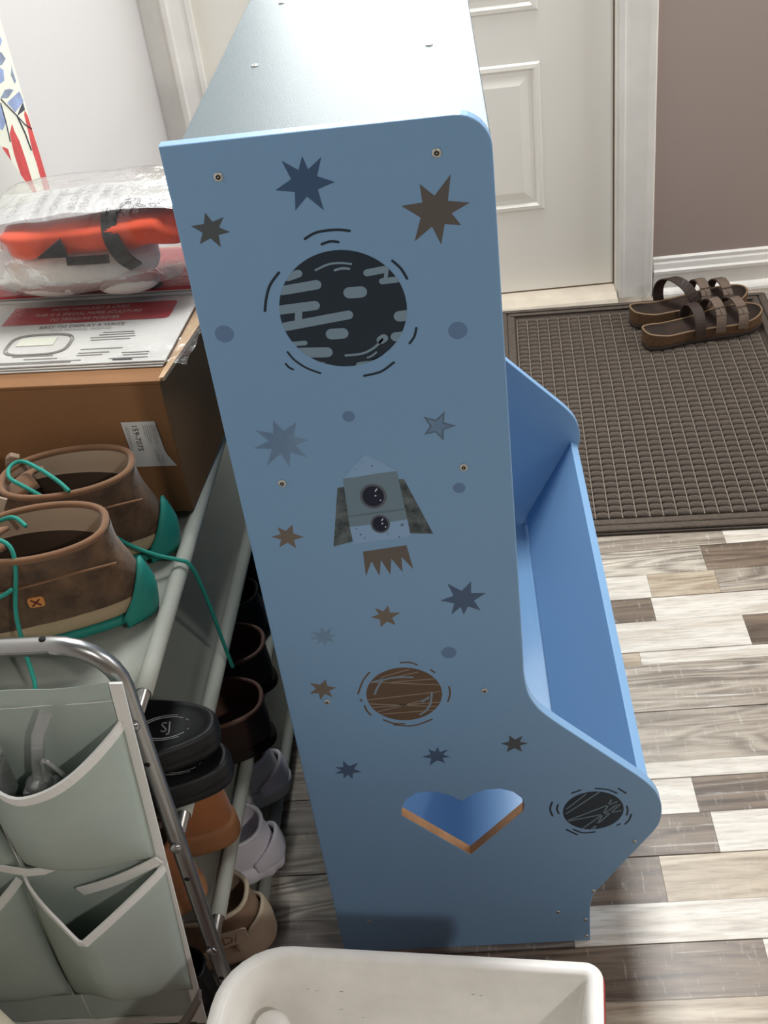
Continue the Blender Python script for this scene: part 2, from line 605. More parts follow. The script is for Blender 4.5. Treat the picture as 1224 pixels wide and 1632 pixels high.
for (px0, px1) in ((-0.152, 0.092), (0.168, 0.412)):
    for (pz0, pz1) in ((0.222, 0.552), (0.655, 0.985)):
        b = MB()
        frame_ring(b, px0, px1, pz0, pz1, [(0, DY - 0.0004), (0.004, DY - 0.005), (0.012, DY - 0.006), (0.018, DY + 0.0), (0.021, DY - 0.0006), (0.028, DY - 0.0008),
                                           (0.046, DY - 0.006)])
        b.build('door_panel', M['door'], door)
b = MB()
for (a, c_, e, f_) in ((GX0 - 0.025, GX1 + 0.025, GZ0 - 0.025, GZ0 + 0.004), (GX0 - 0.025, GX1 + 0.025, GZ1 - 0.004, GZ1 + 0.025),
                      (GX0 - 0.025, GX0 + 0.004, GZ0 + 0.004, GZ1 - 0.004), (GX1 - 0.004, GX1 + 0.025, GZ0 + 0.004, GZ1 - 0.004)):
    b.box(a, c_, DY - 0.010, DY - 0.0004, e, f_)
b.build('window_frame', M['door'], door)
MB().box(GX0, GX1, DY + 0.016, DY + 0.021, GZ0, GZ1).build('window_pane', M['glass'], door)
b = MB()
b.box(D1 + 0.0003, D1 + 0.0028, DY - 0.004, DY + 0.035, 0.022, 2.045)
b.build('weatherstrip', M['strip'], door)
MB().box(D0, D1, DY + 0.001, DY + 0.038, 0.010, 0.0215).build('door_sweep', M['strip'], door)
kb = MB().lathe([(0.030, -0.001), (0.030, -0.008), (0.012, -0.012), (0.011, -0.035), (0.024, -0.042), (0.029, -0.055), (0.022, -0.068), (0.004, -0.071)], axis='y',
                center=(-0.245, DY, 0.95))
kb.build('door_knob', M['steel'], door)
struct(MB().loft([[(x, y, z) for (y, z) in ((1.668, 0.0005), (1.664, 0.004), (1.670, 0.012), (1.700, 0.016), (1.736, 0.018), (1.80, 0.018), (1.80, 0.0005))] for x in (-0.309, 0.569)],
                 smooth=False, cap0=True, cap1=True).build('trim_6', M['sill']))

# ------------------------------------------------------------------ blue children's bookshelf
PLANET1= ((0.1151, 0.8584), 0.05)
BANDS= [((0.0764, 0.8903), (0.085, 0.8925), 0.0064), ((0.0704, 0.8798), (0.0975, 0.8819), 0.0078), ((0.0656, 0.8636), (0.0937, 0.8646), 0.0079), ((0.0674, 0.8488), (0.1187, 0.8539), 0.0076), ((0.0806, 0.862), (0.0785, 0.8518), 0.0057), ((0.122, 0.8725), (0.131, 0.8723), 0.0095), ((0.1032, 0.8386), (0.112, 0.8384), 0.0094), ((0.1377, 0.8876), (0.1516, 0.889), 0.0059), ((0.1484, 0.8794), (0.1598, 0.8797), 0.0051), ((0.1529, 0.8882), (0.1507, 0.8796), 0.003), ((0.1585, 0.8485), (0.1669, 0.8486), 0.0092), ((0.1535, 0.831), (0.1631, 0.8312), 0.008), ((0.0712, 0.8332), (0.0809, 0.8331), 0.0041), ((0.0764, 0.8247), (0.0973, 0.823), 0.0091), ((0.0811, 0.8132), (0.0918, 0.8121), 0.0056), ((0.1218, 0.8085), (0.1436, 0.8097), 0.006)]
HILITES1= [([(0.0987, 0.894), (0.1085, 0.8975), (0.1178, 0.8979), (0.1264, 0.8961)], 0.0017), ([(0.1134, 0.8924), (0.1192, 0.8933), (0.1243, 0.8924)], 0.002), ([(0.1118, 0.8186), (0.1253, 0.8189), (0.1355, 0.8233), (0.1427, 0.8298)], 0.002), ([(0.1291, 0.8148), (0.1331, 0.8163), (0.1365, 0.8189)], 0.0016), ([(0.1416, 0.8294), (0.1439, 0.8308)], 0.0071)]
ARCS1= [([(0.0945, 0.9198), (0.1021, 0.9234), (0.1104, 0.9245), (0.1205, 0.9242), (0.1287, 0.9225)], 0.0021), ([(0.1065, 0.9142), (0.1132, 0.9157), (0.1191, 0.9146)], 0.0021), ([(0.0703, 0.8948), (0.062, 0.8856), (0.057, 0.8748), (0.054, 0.8641)], 0.0022), ([(0.158, 0.8953), (0.1638, 0.8882), (0.1676, 0.8796)], 0.0021), ([(0.1706, 0.8368), (0.1682, 0.8295), (0.164, 0.824)], 0.002), ([(0.1495, 0.8081), (0.1382, 0.8009), (0.1242, 0.7984)], 0.0021), ([(0.0658, 0.8263), (0.07, 0.8188), (0.0785, 0.8105), (0.0892, 0.8045)], 0.0018), ([(0.0625, 0.8159), (0.0646, 0.8125), (0.0675, 0.8102)], 0.0018)]
LINES2= [([(0.0873, 0.4538), (0.1354, 0.464)], 0.0011), ([(0.0906, 0.4544), (0.156, 0.4452)], 0.0011), ([(0.0988, 0.4604), (0.1273, 0.4685)], 0.0011), ([(0.0811, 0.4303), (0.1562, 0.4353)], 0.0011), ([(0.0826, 0.4243), (0.1532, 0.4121)], 0.0011), ([(0.0887, 0.412), (0.1425, 0.4263)], 0.0011), ([(0.0903, 0.4066), (0.1514, 0.4046)], 0.001), ([(0.1086, 0.4527), (0.1537, 0.4552)], 0.001), ([(0.0841, 0.4187), (0.1553, 0.4196)], 0.0011)]
HILITES2= [([(0.0897, 0.438), (0.0941, 0.4481), (0.1004, 0.4564), (0.1136, 0.459), (0.1294, 0.4575)], 0.0021), ([(0.1464, 0.4341), (0.1441, 0.4207), (0.1389, 0.4104), (0.1318, 0.4049)], 0.0021), ([(0.0895, 0.4545), (0.1006, 0.4579)], 0.0021), ([(0.1357, 0.423), (0.1427, 0.4284)], 0.0021)]
ARCS2= [([(0.1199, 0.478), (0.1283, 0.4777), (0.1357, 0.4736)], 0.0018), ([(0.1482, 0.4657), (0.1517, 0.4618)], 0.0018), ([(0.0879, 0.4679), (0.0801, 0.4569), (0.073, 0.4396)], 0.0018), ([(0.0744, 0.4318), (0.0756, 0.4293)], 0.0018), ([(0.0775, 0.4224), (0.0792, 0.4145), (0.0822, 0.4086)], 0.0018), ([(0.1642, 0.4408), (0.1644, 0.4309), (0.1614, 0.4206)], 0.0018), ([(0.094, 0.4006), (0.1043, 0.3943), (0.1152, 0.393)], 0.0019), ([(0.1041, 0.3924), (0.1237, 0.3893), (0.1431, 0.3966)], 0.0019)]
LINES3= [([(0.2756, 0.2451), (0.2966, 0.2676)], 0.0016), ([(0.2754, 0.2377), (0.3108, 0.2697)], 0.0017), ([(0.2752, 0.2252), (0.3297, 0.2525)], 0.0017), ([(0.2927, 0.211), (0.3297, 0.2476)], 0.0016), ([(0.3024, 0.2091), (0.3329, 0.2473)], 0.0017), ([(0.2777, 0.225), (0.3346, 0.2373)], 0.0017), ([(0.3056, 0.2099), (0.3234, 0.2555)], 0.0017)]
ARCS3= [([(0.2606, 0.2578), (0.258, 0.2467), (0.2603, 0.2351)], 0.0021), ([(0.2668, 0.2533), (0.2654, 0.246), (0.2671, 0.2385)], 0.002), ([(0.2818, 0.2704), (0.2913, 0.2748)], 0.002), ([(0.3071, 0.2757), (0.3202, 0.2726), (0.3297, 0.266)], 0.002), ([(0.3312, 0.2735), (0.3391, 0.2652)], 0.002), ([(0.3402, 0.2442), (0.3412, 0.2367), (0.3404, 0.2294)], 0.002), ([(0.3451, 0.2299), (0.3427, 0.2207), (0.3386, 0.2145)], 0.0021), ([(0.3299, 0.2128), (0.3331, 0.215)], 0.0021), ([(0.2748, 0.2106), (0.2806, 0.2055), (0.2864, 0.2009)], 0.0022), ([(0.2823, 0.2104), (0.2926, 0.2034), (0.3056, 0.2038)], 0.0021)]
ROCKET= {'nose': [(0.0936, 0.6998), (0.1053, 0.7128), (0.1158, 0.7226), (0.1278, 0.7141), (0.1404, 0.703), (0.132, 0.7027), (0.1169, 0.7016), (0.1046, 0.7003)], 'body': [(0.0933, 0.6999), (0.1046, 0.7003), (0.1169, 0.7016), (0.132, 0.7027), (0.1404, 0.703), (0.1443, 0.6505), (0.1181, 0.6483), (0.0923, 0.6473)], 'skirt': [(0.0923, 0.6473), (0.1181, 0.6483), (0.1443, 0.6505), (0.1453, 0.6311), (0.0933, 0.6282)], 'stripe': [(0.0922, 0.6598), (0.1443, 0.6631), (0.1445, 0.6612), (0.0924, 0.6579)], 'finl': [(0.0873, 0.6907), (0.093, 0.6908), (0.0928, 0.6307), (0.0748, 0.6266)], 'finr': [(0.1408, 0.6939), (0.1457, 0.6941), (0.1657, 0.6322), (0.1452, 0.6348)], 'flame': [(0.1005, 0.6183), (0.1404, 0.6218), (0.144, 0.5931), (0.1347, 0.6087), (0.1337, 0.5911), (0.1252, 0.6076), (0.1223, 0.5891), (0.1156, 0.6068), (0.1121, 0.5886), (0.1069, 0.6064), (0.0996, 0.5893)]}
PORTS= [((0.1172, 0.6786), 0.01175), ((0.1198, 0.6479), 0.0086)]
DECALS=[
  ('star', 'olive', (0.0252, 0.9342), [(0.0109, 0.9389), (0.0236, 0.948), (0.0368, 0.9432), (0.0394, 0.931), (0.03, 0.9198), (0.0145, 0.924)]),
  ('star', 'navy', (0.1012, 0.9625), [(0.0785, 0.9593), (0.0868, 0.9806), (0.1022, 0.9826), (0.1158, 0.9802), (0.1232, 0.9608), (0.1119, 0.9404), (0.0908, 0.9424)]),
  ('star', 'brown', (0.1941, 0.9307), [(0.1693, 0.9377), (0.1844, 0.9528), (0.2076, 0.9577), (0.2199, 0.9348), (0.2123, 0.918), (0.196, 0.9043), (0.1763, 0.9089)]),
  ('star', 'fade', (0.0474, 0.7417), [(0.026, 0.7564), (0.0431, 0.7648), (0.0625, 0.7607), (0.0696, 0.7416), (0.066, 0.7244), (0.0492, 0.7156), (0.0302, 0.7198), (0.0218, 0.7384)]),
  ('star', 'greyblue', (0.1793, 0.7445), [(0.1682, 0.7551), (0.1865, 0.7583), (0.1949, 0.7433), (0.1831, 0.7295), (0.1672, 0.737)]),
  ('star', 'tan', (0.0351, 0.6418), [(0.0205, 0.6433), (0.0277, 0.6535), (0.0416, 0.6548), (0.05, 0.6401), (0.0408, 0.628), (0.0258, 0.6307)]),
  ('star', 'slate', (0.1868, 0.5533), [(0.1734, 0.5735), (0.1953, 0.5739), (0.2082, 0.5586), (0.2018, 0.5377), (0.1856, 0.5339), (0.1739, 0.5351), (0.1651, 0.5536)]),
  ('star', 'tan', (0.112, 0.5389), [(0.1032, 0.5506), (0.116, 0.5525), (0.1267, 0.5424), (0.1204, 0.5272), (0.106, 0.5259), (0.0981, 0.5395)]),
  ('star', 'fade', (0.0504, 0.5188), [(0.0377, 0.5269), (0.0492, 0.5314), (0.0593, 0.5296), (0.0621, 0.5199), (0.0598, 0.5108), (0.0497, 0.5067), (0.0407, 0.5099), (0.0356, 0.5174)]),
  ('star', 'tan', (0.0388, 0.4494), [(0.0273, 0.4595), (0.0437, 0.4624), (0.0528, 0.4505), (0.0472, 0.4375), (0.0342, 0.4347), (0.0243, 0.4442)]),
  ('star', 'olive', (0.2244, 0.3527), [(0.2198, 0.366), (0.2335, 0.3638), (0.2386, 0.3524), (0.2321, 0.3403), (0.2161, 0.3411), (0.2106, 0.3546)]),
  ('star', 'slate', (0.1433, 0.3419), [(0.128, 0.342), (0.1354, 0.3535), (0.1456, 0.3558), (0.1562, 0.3509), (0.157, 0.3393), (0.1513, 0.3299), (0.1346, 0.3281)]),
  ('star', 'slate', (0.0479, 0.3283), [(0.0331, 0.3246), (0.035, 0.3346), (0.0449, 0.3437), (0.0602, 0.339), (0.0623, 0.3246), (0.0511, 0.3144), (0.0416, 0.3159)]),
  ('dot', 'dot', (0.0183, 0.8475), 0.0076),
  ('dot', 'dot', (0.2029, 0.8313), 0.0076),
  ('dot', 'dot', (0.1066, 0.7615), 0.0053),
  ('dot', 'dot', (0.1924, 0.6798), 0.0054),
  ('dot', 'dot', (0.1677, 0.4868), 0.0074),
  ('screw', 'steel', (0.0389, 0.9738), 0.0045),
  ('screw', 'steel', (0.1987, 0.9743), 0.0045),
  ('screw', 'steel', (0.0401, 0.7002), 0.0045),
  ('screw', 'steel', (0.1979, 0.701), 0.0045),
  ('screw', 'steel', (0.0405, 0.4314), 0.0045),
  ('screw', 'steel', (0.1988, 0.4324), 0.0045),
  ('screw', 'steel', (0.3492, 0.1839), 0.0045),
  ('screw', 'steel', (0.3031, 0.0979), 0.0045),
  ('screw', 'steel', (0.2619, 0.0608), 0.0045),
  ('screw', 'steel', (0.2936, 0.0434), 0.0045),
  ('screw', 'steel', (0.2946, 0.0104), 0.0045),
  ('screw', 'steel', (0.038, 0.0617), 0.0045),
]
HEART= [(0.1671, 0.1765), (0.0972, 0.2503), (0.0979, 0.2597), (0.104, 0.2754), (0.1163, 0.2855), (0.134, 0.2863), (0.1494, 0.2796), (0.1599, 0.2708), (0.1645, 0.2675), (0.1696, 0.2719), (0.1747, 0.2763), (0.1896, 0.2836), (0.2055, 0.2841), (0.2194, 0.278), (0.2284, 0.2665), (0.2302, 0.2556), (0.2288, 0.2459)]

TW = 0.2389
TH = 0.0125       # board thickness
LEN = 0.768       # outer length along Y
shelf = thing('bookshelf', "blue children's bookshelf with space prints and a heart-shaped cut-out", 'bookshelf')


def arc(cx, cz, r, a0, a1, n=8):
    return [(cx + r * math.cos(math.radians(a0 + (a1 - a0) * k / n)), cz + r * math.sin(math.radians(a0 + (a1 - a0) * k / n))) for k in range(n + 1)]


def cr2(pts, k=4):
    return [(p.x, p.y) for p in smooth_path([(a, b_, 0) for a, b_ in pts], k)]


outline = [(0, 0), (0, 1.0)] + arc(TW - 0.026, 1.0 - 0.026, 0.026, 90, 0)
outline += cr2([(TW, 0.470), (0.2389, 0.449), (0.2418, 0.4244), (0.2505, 0.4031), (0.2640, 0.3855), (0.280, 0.368)], 4)
outline += cr2([(0.3480, 0.2955), (0.3600, 0.2815), (0.3700, 0.2660), (0.3762, 0.2480), (0.3779, 0.2300), (0.3757, 0.2120), (0.3700, 0.1985)], 4)
outline += cr2([(0.3120, 0.1055), (0.3050, 0.0930), (0.3010, 0.0790), (0.2995, 0.0640), (0.2990, 0.050)], 4)
outline += [(0.2990, 0.0)]
heart = cr2(HEART + [HEART[0]], 1)[:-1]
near = shape2d('side_panel', [outline, heart], TH, M['blue'], shelf)
near['label'] = 'printed blue side panel with stars, planets, rocket and heart hole'
# the cut edge of the heart is raw board
hm = near.data
hm.materials.append(M['mdf'])
hx = [p[0] for p in HEART]
hz = [p[1] for p in HEART]
for p in hm.polygons:
    c_ = p.center
    if abs(p.normal.y) < 0.5 and min(hx) - 0.002 < c_.x < max(hx) + 0.002 and min(hz) - 0.002 < c_.z < max(hz) + 0.002:
        p.material_index = 1
far_p = shape2d('side_panel', [outline, heart], TH, M['blue'], shelf, mapf=lambda x, y, d: (x, LEN - TH + d, y))
fm = far_p.data
fm.materials.append(M['mdf'])
for p in fm.polygons:
    c_ = p.center
    if abs(p.normal.y) < 0.5 and min(hx) - 0.002 < c_.x < max(hx) + 0.002 and min(hz) - 0.002 < c_.z < max(hz) + 0.002:
        p.material_index = 1

YA, YB = TH, LEN - TH
topb = MB().box(0.0, TW - 0.0005, YA, YB, 0.968, 0.980).build('top_board', M['inside'], shelf, bevel=0.0008)
for nm, z in (('shelf_board', 0.701), ('shelf_board', 0.432)):
    MB().box(0.006, TW - 0.006, YA, YB, z - 0.006, z + 0.006).build(nm, M['blue'], shelf, bevel=0.0008)
MB().box(0.004, 0.288, YA, YB, 0.050, 0.0625).build('bottom_board', M['pale'], shelf, bevel=0.0008)
MB().box(0.0005, 0.0045, YA, YB, 0.0, 0.968).build('back_panel', M['blue'], shelf)
MB().box(0.283, 0.294, YA, YB, 0.001, 0.049).build('kick_board', M['blue'], shelf, bevel=0.0008)
# tilted bin front
dx, dz = 0.469, 0.8832
b = MB()
x_lo, z_lo = 0.2905, 0.0740
x_hi, z_hi = x_lo + dx * 0.165, z_lo + dz * 0.165
t2 = 0.0062
prof = [(x_lo - dz * t2, z_lo + dx * t2), (x_lo + dz * t2, z_lo - dx * t2), (x_hi + dz * t2, z_hi - dx * t2), (x_hi - dz * t2, z_hi + dx * t2)]
b.loft([[(p[0], y, p[1]) for p in prof] for y in (YA, YB)], smooth=False, cap0=True, cap1=True)
b.build('bin_front_board', M['blue'], shelf, bevel=0.0008)


def screw_mb(b, c, nrm, r=0.0036):
    """cap screw: c point on surface, nrm axis letter with sign"""
    pr = [(r, 0.0), (r, 0.0007), (r * 0.86, 0.0012), (r * 0.55, 0.0012)]
    pr2 = [(r * 0.5, 0.0004), (r * 0.5, 0.00125)]
    pr3 = [(r * 0.16, 0.0012), (r * 0.15, 0.0016)]
    for k, p in enumerate((pr, pr2, pr3)):
        if nrm == '-y':
            b.lathe([(q[0], -q[1]) for q in p], seg=14, mi=(0, 1, 0)[k], center=c, axis='y')
        else:
            b.lathe(p, seg=14, mi=(0, 1, 0)[k], center=c, axis='z')
    return b


for kind, col, c_, rr in [d for d in DECALS if d[0] == 'screw']:
    sr = 0.0036 if c_[1] > 0.5 else 0.0031
    if c_[0] < 0.3 and c_[1] < 0.07 or c_[0] > 0.25:
        sr = 0.0024
    screw_mb(MB(), (c_[0], -0.0001, c_[1]), '-y', sr).build('screw', [M['steel'], M['socket']], near)
for (x, y) in ((0.039, 0.512), (0.037, 0.268), (0.197, 0.271), (0.199, 0.512)):
    screw_mb(MB(), (x, y, 0.980), 'z', 0.0034).build('screw', [M['steel'], M['socket']], topb)


# ---- flat prints on the near side panel
def poly(b, pts, y, mi=0):
    b.add([(p[0], y, p[1]) for p in pts], [tuple(range(len(pts)))], mi)


def stroke(b, pts, w, y, mi=0):
    P = [Vector((p[0], p[1])) for p in pts]
    if len(P) > 2:
        P = [Vector((q.x, q.y)) for q in smooth_path([(p.x, p.y, 0) for p in P], 5)]
    n = len(P)
    L_, R_ = [], []
    for i in range(n):
        t = (P[min(i + 1, n - 1)] - P[max(i - 1, 0)]).normalized()
        nn = Vector((-t.y, t.x)) * w / 2
        L_.append(P[i] + nn)
        R_.append(P[i] - nn)
    for i in range(n - 1):
        poly(b, [L_[i], R_[i], R_[i + 1], L_[i + 1]], y, mi)
    for c_, a, s in ((P[0], L_[0], 1), (P[-1], R_[-1], 1)):
        v = a - c_
        poly(b, [c_ + Matrix.Rotation(math.pi * k / 8 * s, 2) @ v for k in range(9)], y, mi)


def disc(b, c_, rx, y, mi=0, rz=None, n=48):
    rz = rz or rx
    poly(b, [(c_[0] + rx * math.cos(2 * math.pi * k / n), c_[1] + rz * math.sin(2 * math.pi * k / n)) for k in range(n)], y, mi)


def star_pts(c_, tips, q=0.40):
    C = Vector(c_)
    T = [Vector(t) for t in tips]
    rm = sum((t - C).length for t in T) / len(T)
    out = []
    n = len(T)
    for i in range(n):
        out.append(T[i])
        d_ = ((T[i] - C).normalized() + (T[(i + 1) % n] - C).normalized())
        out.append(C + d_.normalized() * rm * q)
    return out


Y1, Y2, Y3 = -0.00012, -0.00022, -0.00032
for kind, col, c_, arg in DECALS:
    if kind == 'star':
        b = MB()
        poly(b, star_pts(c_, arg, 0.46 if len(arg) > 5 else 0.42), Y1)
        if col == 'greyblue':
            poly(b, star_pts(c_, [Vector(c_) + (Vector(t) - Vector(c_)) * 0.72 for t in arg], 0.42), Y2, 1)
        b.build('star_print', [M['p_' + col], M['p_fade']], near, fix=False)
    elif kind == 'dot':
        b = MB()
        disc(b, c_, arg, Y1)
        b.build('dot_print', M['p_dot'], near, fix=False)


def clamp_disc(pts, c_, r):
    out = []
    for p in pts:
        v = Vector(p) - Vector(c_)
        if v.length > r:
            v = v.normalized() * r
        out.append(Vector(c_) + v)
    return out


# big planet
b = MB()
pc, prad = PLANET1
disc(b, pc, prad, Y1, 0, n=72)
for ib, (a, e, w) in enumerate(BANDS):
    A_, E_ = Vector(a), Vector(e)
    t = (E_ - A_).normalized()
    nn = Vector((-t.y, t.x)) * w / 2
    pts = [A_ + Matrix.Rotation(math.pi * k / 8, 2) @ nn for k in range(9)]
    for k in range(1, 12):
        pts.append(A_ - nn + (E_ - A_) * k / 12)
    pts += [E_ + Matrix.Rotation(math.pi * k / 8, 2) @ (-nn) for k in range(9)]
    for k in range(1, 12):
        pts.append(E_ + nn + (A_ - E_) * k / 12)
    poly(b, clamp_disc(pts, pc, prad), Y2 - ib * 5e-6, 1)
for pts, w in HILITES1:
    stroke(b, pts, w, Y3, 1)
for pts, w in ARCS1:
    stroke(b, pts, w, Y1, 0)
b.build('planet_print', [M['p_night'], M['p_band']], near, fix=False)
# brown planet
b = MB()
disc(b, (0.1189, 0.4346), 0.0378, Y1, 0, rz=0.0368, n=60)
for pts, w in LINES2:
    stroke(b, clamp_disc(pts, (0.1189, 0.4346), 0.0366), w, Y2, 1)
for pts, w in HILITES2:
    stroke(b, pts, w, Y3, 2)
for pts, w in ARCS2:
    stroke(b, pts, w, Y1, 0)
b.build('planet_print', [M['p_earth'], M['p_earthline'], M['p_band']], near, fix=False)
# small dark planet by the bin
b = MB()
disc(b, (0.3043, 0.2398), 0.0326, Y1, 0, rz=0.0313, n=60)
for pts, w in LINES3:
    stroke(b, clamp_disc(pts, (0.3043, 0.2398), 0.0305), w, Y2, 1)
for pts, w in ARCS3:
    stroke(b, pts, w, Y1, 0)
b.build('planet_print', [M['p_night'], M['p_lines']], near, fix=False)
# rocket
b = MB()
poly(b, ROCKET['finl'], Y1, 2)
poly(b, ROCKET['finr'], Y1, 2)
poly(b, ROCKET['body'], Y2, 1)
poly(b, ROCKET['nose'], Y2, 0)
poly(b, ROCKET['skirt'], Y2, 0)
poly(b, ROCKET['stripe'], Y3, 3)
poly(b, ROCKET['flame'], Y1, 4)
for (c_, r_), rz in zip(PORTS, (0.0135, 0.0104)):
    disc(b, c_, r_ * 0.98 * 1.75 * 0.58, Y3, 5, rz=rz * 0.98)
    disc(b, c_, r_ * 0.98 * 1.75 * 0.58 * 0.8, Y3 - 0.0001, 6, rz=rz * 0.98 * 0.82)
    disc(b, (c_[0] + 0.002, c_[1] + 0.0005), 0.0008, Y3 - 0.0002, 7)
    stroke(b, [(c_[0] + r_ * 0.2, c_[1] + r_ * 0.45), (c_[0] + r_ * 0.35, c_[1] + r_ * 0.65)], 0.0010, Y3 - 0.0002, 7)
    disc(b, (c_[0] + r_ * 0.5, c_[1] - r_ * 0.4), 0.0007, Y3 - 0.0002, 7)
for (x, z, r_) in ((0.105, 0.708, .0006), (0.112, 0.715, .0006), (0.120, 0.7105, .0009), (0.101, 0.638, .0010), (0.104, 0.634, .0008), (0.135, 0.632, .0009),
                   (0.139, 0.645, .0016), (0.125, 0.637, .0007), (0.098, 0.645, .0007)):
    disc(b, (x, z), r_, Y3, 3, n=10)
b.build('rocket_print', [M['p_nose'], M['p_hull'], M['p_fin'], M['p_stripe'], M['p_flame'], M['p_ring'], M['p_port'], M['p_star_light']], near, fix=False)

# ------------------------------------------------------------------ more materials
M['tube'] = pmat('satin_grey_metal', (168, 168, 166), rough=0.3, metal=0.9)
M['tube_dark'] = pmat('dark_tube_hole', (12, 12, 12), rough=0.8)
M['felt'] = pmat('grey_nonwoven_fabric', (170, 172, 162), rough=0.75, bump=0.2, bscale=500, var=0.06, scale=14)
M['sleeve'] = pmat('grey_fabric_sleeve', (190, 190, 180), rough=0.5, bump=0.12, bscale=300, var=0.08, scale=20)
M['pocket'] = pmat('sage_grey_fabric', (174, 186, 178), rough=0.85, bump=0.15, bscale=500, var=0.05, scale=10)
M['binding'] = pmat('white_binding_tape', (236, 236, 232), rough=0.9, bump=0.25, bscale=700)
M['clear'] = film_mat('clear_plastic', tint=(0.9, 0.92, 0.92), gloss=0.16, haze=0.20, rough=0.08)
M['film'] = film_mat('plastic_bag_film', gloss=0.03, haze=0.03, rough=0.12, bump=0.4)
M['film2'] = film_mat('card_wrap_film', gloss=0.03, haze=0.03, rough=0.14, bump=0.5)
M['card'] = pmat('brown_cardboard', (148, 104, 66), rough=0.8, var=0.07, scale=9, bump=0.06, bscale=300)
M['card_edge'] = pmat('cardboard_cut_edge', (206, 174, 138), rough=0.9)
M['paper'] = pmat('white_paper', (214, 212, 206), rough=0.7)
M['tissue'] = pmat('white_tissue_print', (188, 188, 186), rough=0.8)
M['ink'] = pmat('black_ink', (40, 38, 38), rough=0.6)
M['ink_grey'] = pmat('grey_ink', (150, 146, 140), rough=0.7)
M['red'] = pmat('red_print', (178, 34, 44), rough=0.5)
M['red_dull'] = pmat('red_drawing', (206, 78, 78), rough=0.8, var=0.15, scale=60)
M['draw_grey'] = pmat('grey_pencil', (136, 148, 168), rough=0.8, var=0.2, scale=50)
M['draw_blue'] = pmat('blue_pencil', (150, 166, 204), rough=0.8, var=0.2, scale=50)
M['draw_dark'] = pmat('dark_pencil', (62, 68, 78), rough=0.8)
M['draw_cream'] = pmat('drawing_paper', (232, 232, 216), rough=0.85, var=0.05, scale=20)
M['orange'] = pmat('orange_felt', (236, 84, 42), rough=0.95, sheen=0.3, var=0.08, scale=40)
M['black_felt'] = pmat('black_felt', (44, 42, 40), rough=0.95)
M['fluff'] = pmat('white_plush', (226, 216, 204), rough=1.0, bump=0.6, bscale=160, var=0.06, scale=30, sheen=0.4)
M['skin_pink'] = pmat('pink_felt', (212, 176, 170), rough=0.95)
M['suede'] = pmat('brown_suede', (116, 88, 64), rough=0.95, sheen=0.2, rgb2=(70, 51, 37), scale=34, bump=0.9, bscale=75)
M['suede_rim'] = pmat('tan_suede_binding', (128, 92, 64), rough=0.9, sheen=0.2, var=0.12, scale=40)
M['lining'] = pmat('beige_lining', (178, 156, 134), rough=0.9, bump=0.1, bscale=400)
M['insole'] = pmat('shaded_insole', (58, 46, 38), rough=0.9)  # insole darkened in the colour for shade down in the boot
M['inner_shade'] = pmat('shaded_boot_inner', (74, 58, 46), rough=0.9)  # lower lining coloured dark for the shade deep in the boot
M['teal'] = pmat('teal_rubber', (30, 128, 116), rough=0.6)
M['lace'] = pmat('teal_lace', (40, 148, 132), rough=0.7, bump=0.4, bscale=900)
M['mid'] = pmat('sand_midsole', (168, 148, 118), rough=0.8, var=0.06, scale=30)
M['tagc'] = pmat('tan_leather_tag', (206, 138, 76), rough=0.7)
M['mark'] = pmat('dark_red_stitch', (96, 30, 30), rough=0.8)
M['foam_black'] = pmat('black_foam', (15, 15, 17), rough=0.5, bump=0.05, bscale=400)
M['grey_print'] = pmat('grey_logo', (150, 150, 150), rough=0.6)
M['leather_dark'] = pmat('dark_brown_leather', (54, 38, 32), rough=0.5, var=0.2, scale=30)
M['leather_in'] = pmat('brown_leather_lining', (98, 68, 56), rough=0.65, var=0.15, scale=30)
M['fleece'] = pmat('dark_fleece_edge', (36, 28, 24), rough=1.0, bump=0.8, bscale=300)
M['tan_boot'] = pmat('orange_tan_suede', (166, 106, 62), rough=0.9, sheen=0.2, var=0.1, scale=30)
M['tan_sole'] = pmat('tan_rubber_sole', (160, 112, 76), rough=0.7)
M['white_foam'] = pmat('white_foam', (246, 242, 250), rough=0.6)
M['grey_foam'] = pmat('pale_grey_foam', (226, 224, 220), rough=0.65)
M['taupe_knit'] = pmat('taupe_canvas', (154, 130, 108), rough=0.9, bump=0.15, bscale=500)
M['cream'] = pmat('cream_rubber', (214, 198, 172), rough=0.6)
M['tub_in'] = pmat('white_tub_plastic', (248, 245, 238), rough=0.4, rgb2=(232, 228, 222), scale=11)
M['tub_red'] = pmat('red_tub_plastic', (150, 30, 34), rough=0.4)
M['canvas'] = pmat('cream_canvas', (222, 214, 190), rough=0.9, bump=0.2, bscale=500)
M['strap'] = pmat('taupe_webbing', (120, 108, 102), rough=0.9, bump=0.2, bscale=600)

# ------------------------------------------------------------------ metal shoe rack with four fabric tiers
RY, RX = -0.123, -0.103
RACK_A = math.radians(-1.6)
TIERS = (0.550, 0.384, 0.216, 0.050)
RW, RL = 0.288, 0.93
rack = thing('shoe_rack', 'silver metal shoe rack with four grey fabric tiers along the left wall', 'shoe rack', (RX, RY, 0), RACK_A)


def rk(x, y, z):
    """rack-local to world"""
    return (RX + x * math.cos(RACK_A) - y * math.sin(RACK_A), RY + x * math.sin(RACK_A) + y * math.cos(RACK_A), z)


